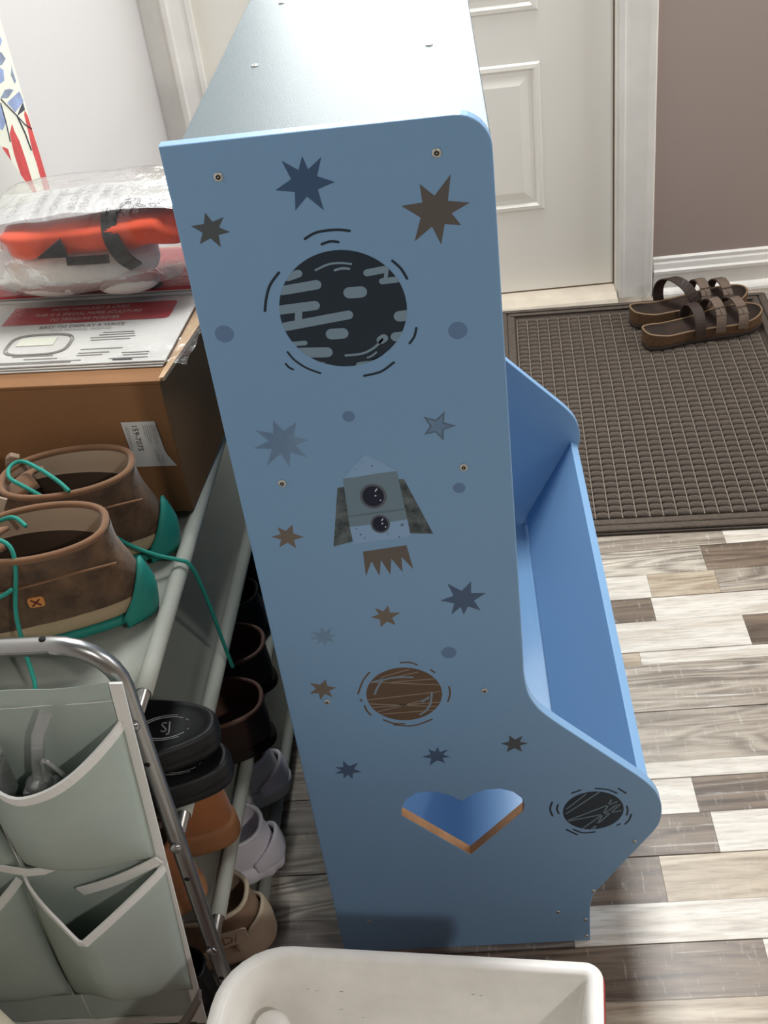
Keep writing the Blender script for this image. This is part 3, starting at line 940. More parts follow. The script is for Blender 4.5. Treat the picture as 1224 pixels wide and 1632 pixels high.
for ye in (0.0, RL):
    rr = 0.050
    pts = [(0, ye, 0.0), (0, ye, 0.20), (0, ye, 0.45), (0, ye, 0.590)]
    pts += [(-rr + rr * math.cos(math.radians(a)), ye, 0.590 + rr * math.sin(math.radians(a))) for a in range(12, 91, 13)]
    pts += [(-rr, ye, 0.640), (-RW / 2, ye, 0.6405), (-RW + rr, ye, 0.640)]
    pts += [(-RW + rr - rr * math.sin(math.radians(a)), ye, 0.590 + rr * math.cos(math.radians(a))) for a in range(12, 91, 13)]
    pts += [(-RW, ye, 0.45), (-RW, ye, 0.20), (-RW, ye, 0.0)]
    fr = MB().tube(pts, 0.0082, seg=14).build('end_frame', M['tube'], rack)
    sgn = -1 if ye == 0 else 1
    for x in (0, -RW):
        for z in TIERS:
            b = MB().lathe([(0.0055, sgn * 0.0075), (0.0062, sgn * 0.009), (0.0052, sgn * 0.0112), (0.002, sgn * 0.0118)], seg=14, axis='y', center=(x, ye, z))
            b.build('bolt', M['tube'], fr)
        for z in (0.500, 0.335, 0.165):
            MB().lathe([(0.0028, sgn * 0.0068), (0.0028, sgn * 0.0084)], seg=12, axis='y', center=(x, ye, z)).build('bolt_hole', M['tube_dark'], fr)
    if ye == 0:
        MB().lathe([(0.0030, 0.0), (0.0030, 0.0013)], seg=12, center=(-0.055, -0.0005, 0.6475)).build('bolt_hole', M['tube_dark'], fr)
for z in TIERS:
    for x in (0, -RW):
        MB().tube([(x, 0.0085, z), (x, 0.3, z), (x, 0.6, z), (x, RL - 0.0085, z)], 0.0062, seg=12).build('cross_tube', M['tube'], rack)
    # fabric shelf: flat sheet with hems rolled round both tubes
    prof = []
    for a in range(-40, 181, 20):
        prof.append((0 + 0.0083 * math.cos(math.radians(a + 0)), 0.0083 * math.sin(math.radians(a))))
    left = [(-RW - p[0], p[1]) for p in reversed(prof)]
    mid = []
    for k in range(1, 12):
        t = k / 12
        mid.append((-0.010 - (RW - 0.020) * t, -0.001 - 0.010 * math.sin(math.pi * t)))
    full = prof[:-1] + [(-0.0092, 0.0005)] + mid + [(-RW + 0.0092, 0.0005)] + left[1:]
    loops = []
    ny = 22
    for j in range(ny + 1):
        y = 0.030 + (RL - 0.060) * j / ny
        loops.append([(p[0], y, z + p[1] + (0.0012 * noise.noise((p[0] * 30, y * 9, z * 7)) if -RW + 0.01 < p[0] < -0.01 else 0)) for p in full])
    sh = MB().loft(loops, closed=False).build('fabric_shelf', M['felt'], rack, fix=False)
    md = sh.modifiers.new('thick', 'SOLIDIFY')
    md.thickness = 0.0009
    md.offset = 1
    for xx in (-0.024, -RW + 0.024):
        MB().tube([(xx, 0.034 + (RL - 0.07) * k / 12, z - 0.0012 - 0.010 * math.sin(math.pi * 0.06)) for k in range(13)], 0.0008, seg=6).build('hem_stitch', M['sleeve'], rack)

# ------------------------------------------------------------------ hanging pocket organiser on the end of the rack
OY = -0.1360
org = thing('pocket_organizer', 'sage grey fabric pocket organizer with white binding hanging on the rack end', 'organizer', (-0.25, OY, 0.0))
ox, oz = -0.25, 0.0


def O_(x, y, z):
    return (x - ox, y - OY, z)


def edge_x(z):
    """right hem leans inwards towards the bottom"""
    return -0.100 - 0.028 * (0.605 - z) / 0.41


XL = -0.402
nx, nz = 16, 24
loops = []
for j in range(nz + 1):
    z = 0.606 - (0.606 - 0.095) * j / nz
    loops.append([O_(XL + (edge_x(z) - XL) * i / nx, OY + 0.0015 * math.sin(i * 1.3 + j * 0.5), z) for i in range(nx + 1)])
bk = MB().loft(loops, closed=False).build('backing', M['pocket'], org, fix=False)
md = bk.modifiers.new('thick', 'SOLIDIFY')
md.thickness = 0.001
pts = [O_(edge_x(z) - 0.003, OY - 0.0015, z) for z in [0.608 - 0.0257 * k for k in range(21)]]
MB().ribbon(pts, (1, 0, 0), 0.011, 0.0025).build('edge_binding', M['binding'], org)
MB().ribbon([O_(XL + 0.003, OY - 0.0015, 0.608 - 0.0257 * k) for k in range(21)], (1, 0, 0), 0.011, 0.0025).build('edge_binding', M['binding'], org)
MB().ribbon([O_(XL + (edge_x(0.1) - XL) * k / 8, OY - 0.002, 0.104) for k in range(9)], (0, 0, 1), 0.012, 0.0025).build('edge_binding', M['binding'], org)
MB().tube([O_(-0.108 - 0.29 * k / 10, OY - 0.0017, 0.588 - 0.001 * (k % 2)) for k in range(11)], 0.0005, seg=5).build('stitch_line', M['binding'], org)
MB().tube([O_(-0.253 - 0.004 * k / 10, OY - 0.0019, 0.60 - 0.05 * k) for k in range(11)], 0.0006, seg=5).build('stitch_line', M['binding'], org)


def pocket(x0, x1, ztop0, ztop1, zbot, dip, d_top, d_bot, x0b, x1b, peak=0.5, sharp=False):
    n, m = 24, 14
    loops = []
    for j in range(m + 1):
        v = j / m
        row = []
        for i in range(n + 1):
            u = i / n
            tri = u / peak if u < peak else (1 - u) / (1 - peak)
            sag = dip * (tri ** 1.15 if sharp else math.sin(tri * math.pi / 2) ** 1.1)
            if not sharp:
                tri = math.sin(tri * math.pi / 2)
            zt = ztop0 + (ztop1 - ztop0) * u - sag
            z = zt + (zbot - zt) * v
            f = d_top * tri ** 0.75 * (1 - v) + (d_bot * math.sin(math.pi * u) ** 0.5) * math.sin(math.pi * min(1, v * 0.85 + 0.15)) ** 0.6 * v
            xa, xb = x0 + (x0b - x0) * v, x1 + (x1b - x1) * v
            x = xa + (xb - xa) * u
            w = 0.0022 * noise.noise((x * 28, z * 16, 3.1)) * math.sin(math.pi * u)
            row.append(O_(x, OY - 0.0022 - f + w * 1.3, z))
        loops.append(row)
    p = MB().loft(loops, closed=False).build('pocket', M['pocket'], org, fix=False)
    md = p.modifiers.new('thick', 'SOLIDIFY')
    md.thickness = 0.0009
    top = [Vector(q) for q in loops[0]]
    nxt = [Vector(q) for q in loops[1]]
    sides = [(a - b_).normalized() for a, b_ in zip(top, nxt)]
    MB().ribbon([t_ - s_ * 0.003 for t_, s_ in zip(top, sides)], sides, 0.0105, 0.0026).build('pocket_binding', M['binding'], p)
    return p


pocket(-0.252, -0.109, 0.560, 0.563, 0.378, 0.032, 0.050, 0.034, -0.250, -0.122, 0.42)
pocket(-0.256, -0.117, 0.366, 0.368, 0.160, 0.036, 0.056, 0.034, -0.262, -0.134, 0.44, True)
pocket(-0.398, -0.258, 0.560, 0.560, 0.378, 0.030, 0.050, 0.030, -0.398, -0.258)
pocket(-0.398, -0.262, 0.360, 0.362, 0.160, 0.030, 0.040, 0.030, -0.398, -0.266)
# loose white tapes at the foot of the upper pockets
MB().ribbon([O_(-0.206 + 0.088 * k / 6, OY - 0.006 - 0.004 * math.sin(k / 6 * math.pi), 0.340 + 0.041 * k / 6) for k in range(7)], (0, -0.1, 1), 0.0125, 0.0015).build('loose_tape', M['binding'], org)
MB().ribbon([O_(-0.300 + 0.080 * k / 6, OY - 0.005 - 0.004 * math.sin(k / 6 * math.pi), 0.381 + 0.006 * math.sin(k)) for k in range(7)], (0, -0.1, 1), 0.011, 0.0015).build('loose_tape', M['binding'], org)

# clear plastic clips standing in the upper pocket
pl = thing('plastic_hook', 'clear plastic hook with bent arms standing in the upper fabric pocket', 'hook', (-0.190, -0.158, 0.492))
MB().box(-0.014, 0.014, -0.010, 0.010, 0.0, 0.022).build('hook_base', M['clear'], pl, bevel=0.002)
MB().ribbon([(0.0, 0, 0.020), (0.004, 0.003, 0.045), (0.012, 0.006, 0.075), (0.026, 0.008, 0.100)], (1, 0, -0.3), 0.011, 0.0035).build('hook_arm', M['clear'], pl, bevel=0.0006)
MB().tube(smooth_path([(0.010, -0.006, 0.030), (0.014, -0.006, 0.056), (0.020, -0.006, 0.052), (0.030, -0.005, 0.030)], 5), 0.0022, seg=8).build('hook_arm', M['clear'], pl)
MB().lathe([(0.012, 0.022), (0.012, 0.026), (0.007, 0.030)], seg=16).build('hook_collar', M['clear'], pl)
pc_ = thing('plastic_clamp', 'clear plastic clamp with a thin metal pin at the left of the upper pocket', 'clamp', (-0.236, -0.158, 0.500))
MB().box(-0.020, 0.020, -0.012, 0.012, 0.0, 0.040).build('clamp_body', M['clear'], pc_, bevel=0.002)
MB().box(-0.022, 0.020, -0.013, 0.013, 0.046, 0.054).build('clamp_plate', M['clear'], pc_, bevel=0.0015)
MB().tube([(-0.002, -0.002, 0.030), (-0.002, -0.002, 0.082)], 0.0016, seg=8).build('clamp_pin', M['steel'], pc_)
MB().lathe([(0.0035, 0.080), (0.0035, 0.083), (0.0015, 0.085)], seg=12, center=(-0.002, -0.002, 0)).build('pin_head', M['clear'], pc_)

# ------------------------------------------------------------------ cardboard box on the top tier
BZ = TIERS[0] + 0.0092
bx0, bx1, by0, by1, bh = -0.400, -0.0955, 0.1690, 0.500, 0.7200
box = thing('cardboard_box', 'brown cardboard shipping box with a white label on the top tier', 'box', (bx1 - (bx1 - bx0) * math.cos(math.radians(5.5)), by0 + (bx1 - bx0) * math.sin(math.radians(5.5)), BZ), math.radians(-5.5))
bw, bd, bhh = bx1 - bx0, by1 - by0, bh - BZ
b = MB()
b.box(0, bw, 0, bd, 0, bhh - 0.004)
b.build('body', M['card'], box, bevel=0.0015)
b = MB().box(-0.001, bw + 0.001, -0.001, bd / 2 - 0.001, bhh - 0.0038, bhh)
b.build('flap', M['card'], box, bevel=0.001)
MB().box(-0.001, bw + 0.001, bd / 2 + 0.001, bd + 0.001, bhh - 0.0038, bhh).build('flap', M['card'], box, bevel=0.001)
# lifted pale corner edge of the side flap
b = MB()
b.loft([[(bw - 0.002, 0.004, bhh), (bw + 0.004, 0.004, bhh + 0.0015), (bw + 0.004, 0.004, bhh - 0.003), (bw - 0.002, 0.004, bhh - 0.003)],
        [(bw - 0.002, 0.16, bhh), (bw + 0.018, 0.17, bhh + 0.002), (bw + 0.018, 0.17, bhh - 0.003), (bw - 0.002, 0.16, bhh - 0.003)],
        [(bw - 0.002, bd, bhh), (bw + 0.010, bd, bhh + 0.002), (bw + 0.010, bd, bhh - 0.003), (bw - 0.002, bd, bhh - 0.003)]], smooth=False, cap0=True, cap1=True)
b.build('side_flap', M['card_edge'], box)
lab = shape2d('shipping_label', [[(-0.147, 0.674), (-0.111, 0.674), (-0.1085, 0.640), (-0.107, 0.6335), (-0.0995, 0.6195), (-0.1435, 0.6195)]], 0.0006, M['paper'], box, bevel=0.0001,
              mapf=lambda x, y, d: (x - bx0, -0.0016 + d, y - BZ))
YT = -0.0018
text('label_text', '159-7075', 0.0085, (-0.1335 - bx0, YT, 0.6715 - BZ), (0, 0, -1), (1, 0, 0), M['ink'], lab)
for k in range(7):
    x = -0.1245 + 0.0022 * k
    b = MB().box(x - bx0, x + 0.0005 - bx0, YT - 0.0001, YT, (0.648 if k % 3 else 0.655) - BZ, 0.670 - BZ)
    b.build('label_print', M['ink_grey'], lab, fix=False)
for (x, z0, z1) in ((-0.1435, 0.640, 0.670), (-0.1415, 0.645, 0.668), (-0.1185, 0.626, 0.640), (-0.1165, 0.624, 0.634), (-0.1125, 0.625, 0.633)):
    MB().box(x - bx0, x + 0.0005 - bx0, YT - 0.0001, YT, z0 - BZ, z1 - BZ).build('label_print', M['ink_grey'], lab, fix=False)

# ------------------------------------------------------------------ flat card packs on the box
def card_pack(name, label, loc, rz, w, d, h, z_text):
    t = thing(name, label, 'card pack', loc, rz, group='wrapped paper sculpture cards on the box')
    for k in range(3):
        MB().box(-w - 0.001 * k, 0.0012 * k, 0.002 * k, d, h * k / 3 + 0.0002, h * (k + 1) / 3 - 0.0004).build('card', M['paper'], t, bevel=0.0004)
    return t


ck = card_pack('card_pack', 'white wrapped card pack with a red banner, lying on the box top', (-0.096, 0.196, 0.7202), math.radians(-5.5), 0.330, 0.150, 0.0060, 0)
zt = 0.0061
b = MB()
out = rrect(-0.212, -0.020, 0.098, 0.140, [0.0, 0.006, 0.006, 0.0], 5)
ban = [(p[0], p[1], zt) for p in out]
b.add(ban, [tuple(range(len(ban)))])
b.build('red_banner', M['red'], ck, fix=False)
for k, s in enumerate(('MORE THAN JUST A CARD.', 'THIS IS A SPECIAL PAPER SCULPTURE', 'TO TREASURE FOREVER')):
    text('banner_text', s, 0.0092, (-0.118, 0.131 - 0.0125 * k, zt + 0.0001), (0.82, 0, 0), (0, 1, 0), M['paper'], ck, align='CENTER')
text('pack_text', 'EASY TO DISPLAY & WRITE', 0.0085, (-0.115, 0.089, zt), (0.95, 0, 0), (0, 1, 0), M['ink'], ck, align='CENTER')
text('pack_text', 'YOUR PERSONAL MESSAGE', 0.0058, (-0.115, 0.081, zt), (1, 0, 0), (0, 1, 0), M['ink_grey'], ck, align='CENTER')
# outline drawing of the folded card
for (s, w_) in ((1.0, 0.0008), (0.93, 0.0006)):
    pts = [(-0.150 + 0.036 * s * math.copysign(abs(math.cos(a)) ** 0.6, math.cos(a)), 0.050 + 0.023 * s * math.copysign(abs(math.sin(a)) ** 0.6, math.sin(a)), zt + 0.0003) for a in
           [2 * math.pi * k / 40 for k in range(40)]]
    MB().tube(pts, w_, seg=5, closed=True).build('card_drawing', M['ink_grey'], ck)
MB().box(-0.176, -0.134, 0.048, 0.066, zt, zt + 0.0002).build('card_drawing', M['draw_cream'], ck, fix=False)
for (x0, x1, y) in ((-0.085, -0.050, 0.070), (-0.088, -0.048, 0.065), (-0.096, -0.046, 0.0595), (-0.094, -0.050, 0.054), (-0.098, -0.052, 0.034), (-0.098, -0.064, 0.026), (-0.098, -0.070, 0.021),
                    (-0.155, -0.118, 0.0175), (-0.170, -0.125, 0.024), (-0.21, -0.09, 0.011), (-0.20, -0.10, 0.008), (-0.050, -0.020, 0.023), (-0.047, -0.020, 0.018), (-0.060, -0.018, 0.0115)):
    MB().box(x0, x1, y, y + 0.0013, zt, zt + 0.0002).build('pack_print', M['ink_grey'], ck, fix=False)
MB().box(-0.055, -0.034, 0.008, 0.0105, zt, zt + 0.0002).build('pack_print', M['ink'], ck, fix=False)


def film_sheet(name, x0, x1, y0, y1, z, over, parent, seed, mat):
    n, m = 26, 18
    loops = []
    for j in range(m + 1):
        row = []
        for i in range(n + 1):
            u, v = i / n, j / m
            x, y = x0 + (x1 - x0) * u, y0 + (y1 - y0) * v
            e = max(0, (x - (x1 - over)) / over) if over else 0
            zz = z + 0.0018 + 0.0016 * noise.noise((x * 40, y * 40, seed)) + 0.003 * abs(noise.noise((x * 22 + 5, y * 26, seed))) - 0.004 * e ** 1.3
            zz += 0.003 * e * noise.noise((x * 90, y * 70, seed))
            row.append((x, y, zz))
        loops.append(row)
    return MB().loft(loops, closed=False).build(name, mat, parent, fix=False)


film_sheet('plastic_wrap', -0.330, 0.026, -0.003, 0.149, zt, 0.026, ck, 2.0, M['film2'])

# second, red-printed pack behind, under the bag
ck2 = card_pack('card_pack', 'red printed card pack lying behind the white banner pack, under the bag', (-0.076, 0.350, 0.7202), math.radians(-5.5), 0.330, 0.118, 0.0115, 0)
b = MB()
b.box(-0.330, 0.001, 0.0005, 0.117, 0.0112, 0.0119)
b.build('red_cover', M['red'], ck2)
b = MB()
for (cx, cy, rx_, ry_, mi) in ((-0.088, 0.016, 0.020, 0.014, 0), (-0.078, 0.017, 0.011, 0.010, 1), (-0.060, 0.014, 0.010, 0.010, 0), (-0.130, 0.012, 0.03, 0.010, 0)):
    pts = [(cx + rx_ * math.cos(2 * math.pi * k / 20), cy + ry_ * math.sin(2 * math.pi * k / 20), 0.01205 + 0.00006 * mi) for k in range(20)]
    b.add(pts, [tuple(range(20))], mi)
b.build('cover_picture', [M['black_felt'], M['fluff']], ck2, fix=False)
for k in range(3):
    MB().box(-0.045, -0.018, 0.024 - 0.007 * k, 0.0255 - 0.007 * k, 0.0120, 0.0122).build('pack_print', M['skin_pink'], ck2, fix=False)
film_sheet('plastic_wrap', -0.330, 0.022, 0.001, 0.118, 0.0122, 0.024, ck2, 7.0, M['film2'])

# ------------------------------------------------------------------ bagged plush toy on the packs
bag = thing('bagged_plush', 'white and orange plush toy sealed in a clear plastic bag on the packs', 'toy', (-0.190, 0.405, 0.7352))


def blob(name, c, rx, ry, rz_, mat, parent, amp=0.0, sc=30, seed=0.0, p=1.0, n=36, m=20):
    loops = []
    for j in range(1, m):
        ph = math.pi * j / m
        row = []
        for i in range(n):
            a = 2 * math.pi * i / n
            cx = math.copysign(abs(math.cos(a)) ** p, math.cos(a)) * math.sin(ph) ** p
            cy = math.copysign(abs(math.sin(a)) ** p, math.sin(a)) * math.sin(ph) ** p
            cz = math.copysign(abs(math.cos(ph)) ** p, math.cos(ph))
            v = Vector((cx * rx, cy * ry, cz * rz_))
            k = 1 + amp * noise.noise((v.x * sc + seed, v.y * sc, v.z * sc))
            row.append((c[0] + v.x * k, c[1] + v.y * k, c[2] + v.z * k))
        loops.append(row)
    return MB().loft(loops, cap0=True, cap1=True).build(name, mat, parent)


blob('plush_body', (-0.028, -0.016, 0.030), 0.092, 0.062, 0.030, M['fluff'], bag, 0.08, 30, 1.0, 0.8)
blob('plush_foot', (0.035, -0.058, 0.016), 0.035, 0.018, 0.013, M['fluff'], bag, 0.06, 40, 4.0, 0.85)
blob('orange_coat', (0.008, -0.006, 0.067), 0.106, 0.064, 0.0165, M['orange'], bag, 0.22, 34, 2.0, 0.42)
MB().ribbon(smooth_path([(0.030, 0.03, 0.0835), (0.026, -0.030, 0.0835), (0.030, -0.060, 0.079), (0.034, -0.073, 0.066), (0.042, -0.074, 0.048), (0.050, -0.066, 0.034)], 5), (1, 0.1, 0), 0.017, 0.003).build('black_belt', M['black_felt'], bag)
MB().add([(-0.052, -0.076, 0.058), (-0.018, -0.076, 0.056), (-0.022, -0.074, 0.076), (-0.052, -0.072, 0.058), (-0.018, -0.072, 0.056), (-0.022, -0.070, 0.076)],
         [(0, 1, 2), (5, 4, 3), (0, 3, 4, 1), (1, 4, 5, 2), (2, 5, 3, 0)]).build('black_ear', M['black_felt'], bag)
MB().ribbon([(-0.020, -0.076, 0.052), (0.005, -0.077, 0.051), (0.026, -0.076, 0.050)], (0, 0.2, 1), 0.009, 0.003).build('black_belt', M['black_felt'], bag)
wp = []
for j in range(13):
    row = []
    for i in range(25):
        u, v = i / 24, j / 12
        x = -0.118 + 0.232 * u
        y = -0.052 + 0.104 * v
        zz = 0.0862 + 0.012 * math.sin(math.pi * u) ** 0.6 * math.sin(math.pi * min(1, v * 0.8 + 0.2)) ** 0.6 + 0.0022 * noise.noise((x * 30, y * 40, 0))
        row.append((x, y, zz))
    wp.append(row)
MB().loft(wp, closed=False).build('warning_sheet', M['tissue'], bag, fix=False)


def sheet_z(x, y):
    u, v = (x + 0.118) / 0.232, (y + 0.052) / 0.104
    return 0.0862 + 0.012 * max(0, math.sin(math.pi * u)) ** 0.6 * math.sin(math.pi * min(1, v * 0.8 + 0.2)) ** 0.6


for x, s in ((-0.078, 'TO AVOID'), (-0.050, 'DANGER OF'), (-0.030, 'CHOKING'), (-0.010, 'BE CAREFUL'), (0.004, 'PLASTIC BAG'), (0.022, 'THIS IS'), (0.036, 'A TOY')):
    o = text('warning_text', s, 0.0125, (x, -0.046 if x < 0.015 else -0.026, 0.0), (0, 1, 0), (-1, 0, 0), M['ink'], bag)
    for v in o.data.vertices:
        v.co.z = sheet_z(v.co.x, v.co.y) + 0.0026
# outer film: creased pillow
n, m = 72, 36
loops = []
for j in range(1, m):
    ph = math.pi * j / m
    row = []
    for i in range(n):
        a = 2 * math.pi * i / n
        p = 0.5
        cx = math.copysign(abs(math.cos(a)) ** p, math.cos(a)) * math.sin(ph) ** p
        cy = math.copysign(abs(math.sin(a)) ** p, math.sin(a)) * math.sin(ph) ** p
        cz = math.copysign(abs(math.cos(ph)) ** 0.75, math.cos(ph))
        v = Vector((cx * 0.132, cy * 0.084, cz * 0.054))
        k = 1 + 0.05 * noise.noise((v.x * 22, v.y * 22, v.z * 30)) - 0.045 * abs(noise.noise((v.x * 60 + 4, v.y * 30, v.z * 70)))
        row.append((0.0 + v.x * k, v.y * k, max(0.001, 0.053 + v.z * k)))
    loops.append(row)
MB().loft(loops, cap0=True, cap1=True).build('plastic_bag', M['film'], bag, fix=False)

# ------------------------------------------------------------------ drawings against the left wall
dr = thing('drawing', 'hand-coloured drawing with red stripes and grey shapes on the left wall', 'drawing', (-0.4078, 0.888, 0.560))
# local: x outward from the wall, y along the wall (negative = towards the camera), z up
MB().box(0.0, 0.0012, -0.300, 0.0, 0.0, 0.420).build('drawing_sheet', M['draw_cream'], dr)


def dpoly(name, pts, mat, k=1):
    v = [(0.0012 + 0.0001 * k, min(-0.0005, p[0] - 0.888), p[1] - 0.560) for p in pts]
    MB().add(v, [tuple(range(len(v)))]).build(name, mat, dr, fix=False)


dpoly('red_stripe', [(0.878, 0.801), (0.884, 0.791), (0.887, 0.734), (0.887, 0.600), (0.858, 0.600), (0.862, 0.656), (0.86, 0.692), (0.862, 0.728), (0.86, 0.746), (0.867, 0.775), (0.87, 0.797)], M['red_dull'])
dpoly('red_stripe', [(0.813, 0.802), (0.813, 0.792), (0.821, 0.775), (0.824, 0.745), (0.824, 0.714), (0.834, 0.669), (0.838, 0.60), (0.806, 0.60), (0.800, 0.69), (0.787, 0.737), (0.786, 0.768), (0.792, 0.794)], M['red_dull'])
dpoly('red_stripe', [(0.770, 0.780), (0.752, 0.790), (0.735, 0.70), (0.73, 0.60), (0.758, 0.60)], M['red_dull'])
dpoly('dark_shape', [(0.880, 0.812), (0.880, 0.801), (0.841, 0.804), (0.857, 0.808)], M['draw_dark'])
dpoly('pale_shape', [(0.879, 0.828), (0.884, 0.812), (0.838, 0.810), (0.818, 0.830), (0.852, 0.829)], M['draw_blue'])
dpoly('grey_shape', [(0.857, 0.836), (0.826, 0.834), (0.799, 0.842), (0.823, 0.846), (0.843, 0.842)], M['draw_grey'], 2)
dpoly('grey_shape', [(0.879, 0.865), (0.876, 0.857), (0.878, 0.843), (0.869, 0.841), (0.864, 0.855)], M['draw_grey'])
dpoly('blue_shape', [(0.83, 0.875), (0.842, 0.868), (0.833, 0.856), (0.800, 0.858), (0.79, 0.87)], M['draw_blue'])
dpoly('blue_shape', [(0.853, 0.890), (0.863, 0.878), (0.843, 0.875), (0.810, 0.880), (0.82, 0.892)], M['draw_grey'])
dpoly('blue_shape', [(0.866, 0.908), (0.87, 0.901), (0.857, 0.897), (0.82, 0.905), (0.84, 0.918)], M['draw_blue'])
dpoly('blue_shape', [(0.79, 0.837), (0.795, 0.824), (0.789, 0.81), (0.771, 0.806), (0.745, 0.820), (0.76, 0.835)], M['draw_blue'])
for pts, w_ in (([(0.798, 0.841), (0.84, 0.805), (0.862, 0.785), (0.884, 0.772)], 0.0009), ([(0.84, 0.805), (0.851, 0.777), (0.856, 0.749)], 0.0014), ([(0.793, 0.837), (0.791, 0.811), (0.785, 0.785)], 0.0011)):
    MB().tube([(0.0014, p[0] - 0.888, p[1] - 0.560) for p in pts], w_, seg=6).build('pencil_line', M['draw_dark'], dr)

wp_ = thing('paper_sheet', 'blank white paper sheet leaning at a slant before the drawing', 'paper', (-0.4050, 0.870, 0.615))
# slanted sheet in front of the drawing
b = MB()
sheet = [(0.0, 0.0), (-0.190, 0.263), (-0.420, 0.110), (-0.330, 0.000)]
b.add([(0.0, p[0], p[1]) for p in sheet] + [(0.0012, p[0], p[1]) for p in sheet], [(0, 1, 2, 3), (7, 6, 5, 4), (0, 4, 5, 1), (1, 5, 6, 2), (2, 6, 7, 3), (3, 7, 4, 0)])
b.build('sheet', M['paper'], wp_)
for cy, cz in ((-0.070, 0.066), (-0.103, 0.067)):
    MB().tube([(0.0016, cy + 0.007 * math.cos(a), cz + 0.010 * math.sin(a)) for a in [2 * math.pi * k / 14 for k in range(14)]], 0.0014, seg=5, closed=True).build('pencil_doodle', M['draw_blue'], wp_)


# ------------------------------------------------------------------ footwear helpers (local: heel at x = 0, toe towards +X)
def egg(x0, x1, wh, wb, z0, z1=None, pw=0.8, n=40, dip=0.0):
    z1 = z0 if z1 is None else z1
    out = []
    for i in range(n):
        th = 2 * math.pi * i / n
        u = (1 - math.cos(th)) / 2
        s = math.sin(th)
        k = u * u * (3 - 2 * u)
        hw = (wh + (wb - wh) * k) * math.copysign(abs(s) ** pw, s)
        out.append((x0 + (x1 - x0) * u, hw, z0 + (z1 - z0) * u - dip * math.sin(math.pi * u)))
    return out


def shell(name, outer, mat, parent, cap0=False, cap1=False, wr=0.0, seed=0.0, sub=1):
    loops = outer
    if wr:
        loops = [[(p[0] * 1.0 + wr * noise.noise((p[0] * 45 + seed, p[1] * 45, p[2] * 60)), p[1] * (1 + wr * 14 * noise.noise((p[0] * 40, p[2] * 70 + seed, 1.0))), p[2]) for p in l] for l in loops]
    return MB().loft(loops, cap0=cap0, cap1=cap1).build(name, mat, parent, sub=sub)


PI = math.pi


def heel_wrap(name, parent, mat, wh, L, h_mid, h_end, ext, off=0.0025, lean=0.10, z0=0.006):
    """moulded counter round the back of the heel"""
    loops = []
    for j in range(8):
        v = j / 7
        row = []
        for i in range(25):
            a = -1.0 + 2.0 * i / 24
            hgt = h_end + (h_mid - h_end) * (1 - abs(a) ** 1.8)
            z = z0 + (hgt - z0) * v
            th = a * ext
            u = (1 - math.cos(th)) / 2
            s = math.sin(th)
            o_ = off * (0.4 + 0.6 * math.sin(PI * min(1, 0.15 + v * 0.8)))
            row.append((-o_ * math.cos(th) + L * u + lean * max(0, z - 0.03), math.copysign(abs(s) ** 0.8, s) * (wh + o_) * (1 - 1.5 * max(0, z - 0.04)), z))
        loops.append(row)
    o = MB().loft(loops, closed=False).build(name, mat, parent, fix=False)
    md = o.modifiers.new('thick', 'SOLIDIFY')
    md.thickness = 0.005
    sb = o.modifiers.new('sub', 'SUBSURF')
    sb.levels = sb.render_levels = 1
    return o


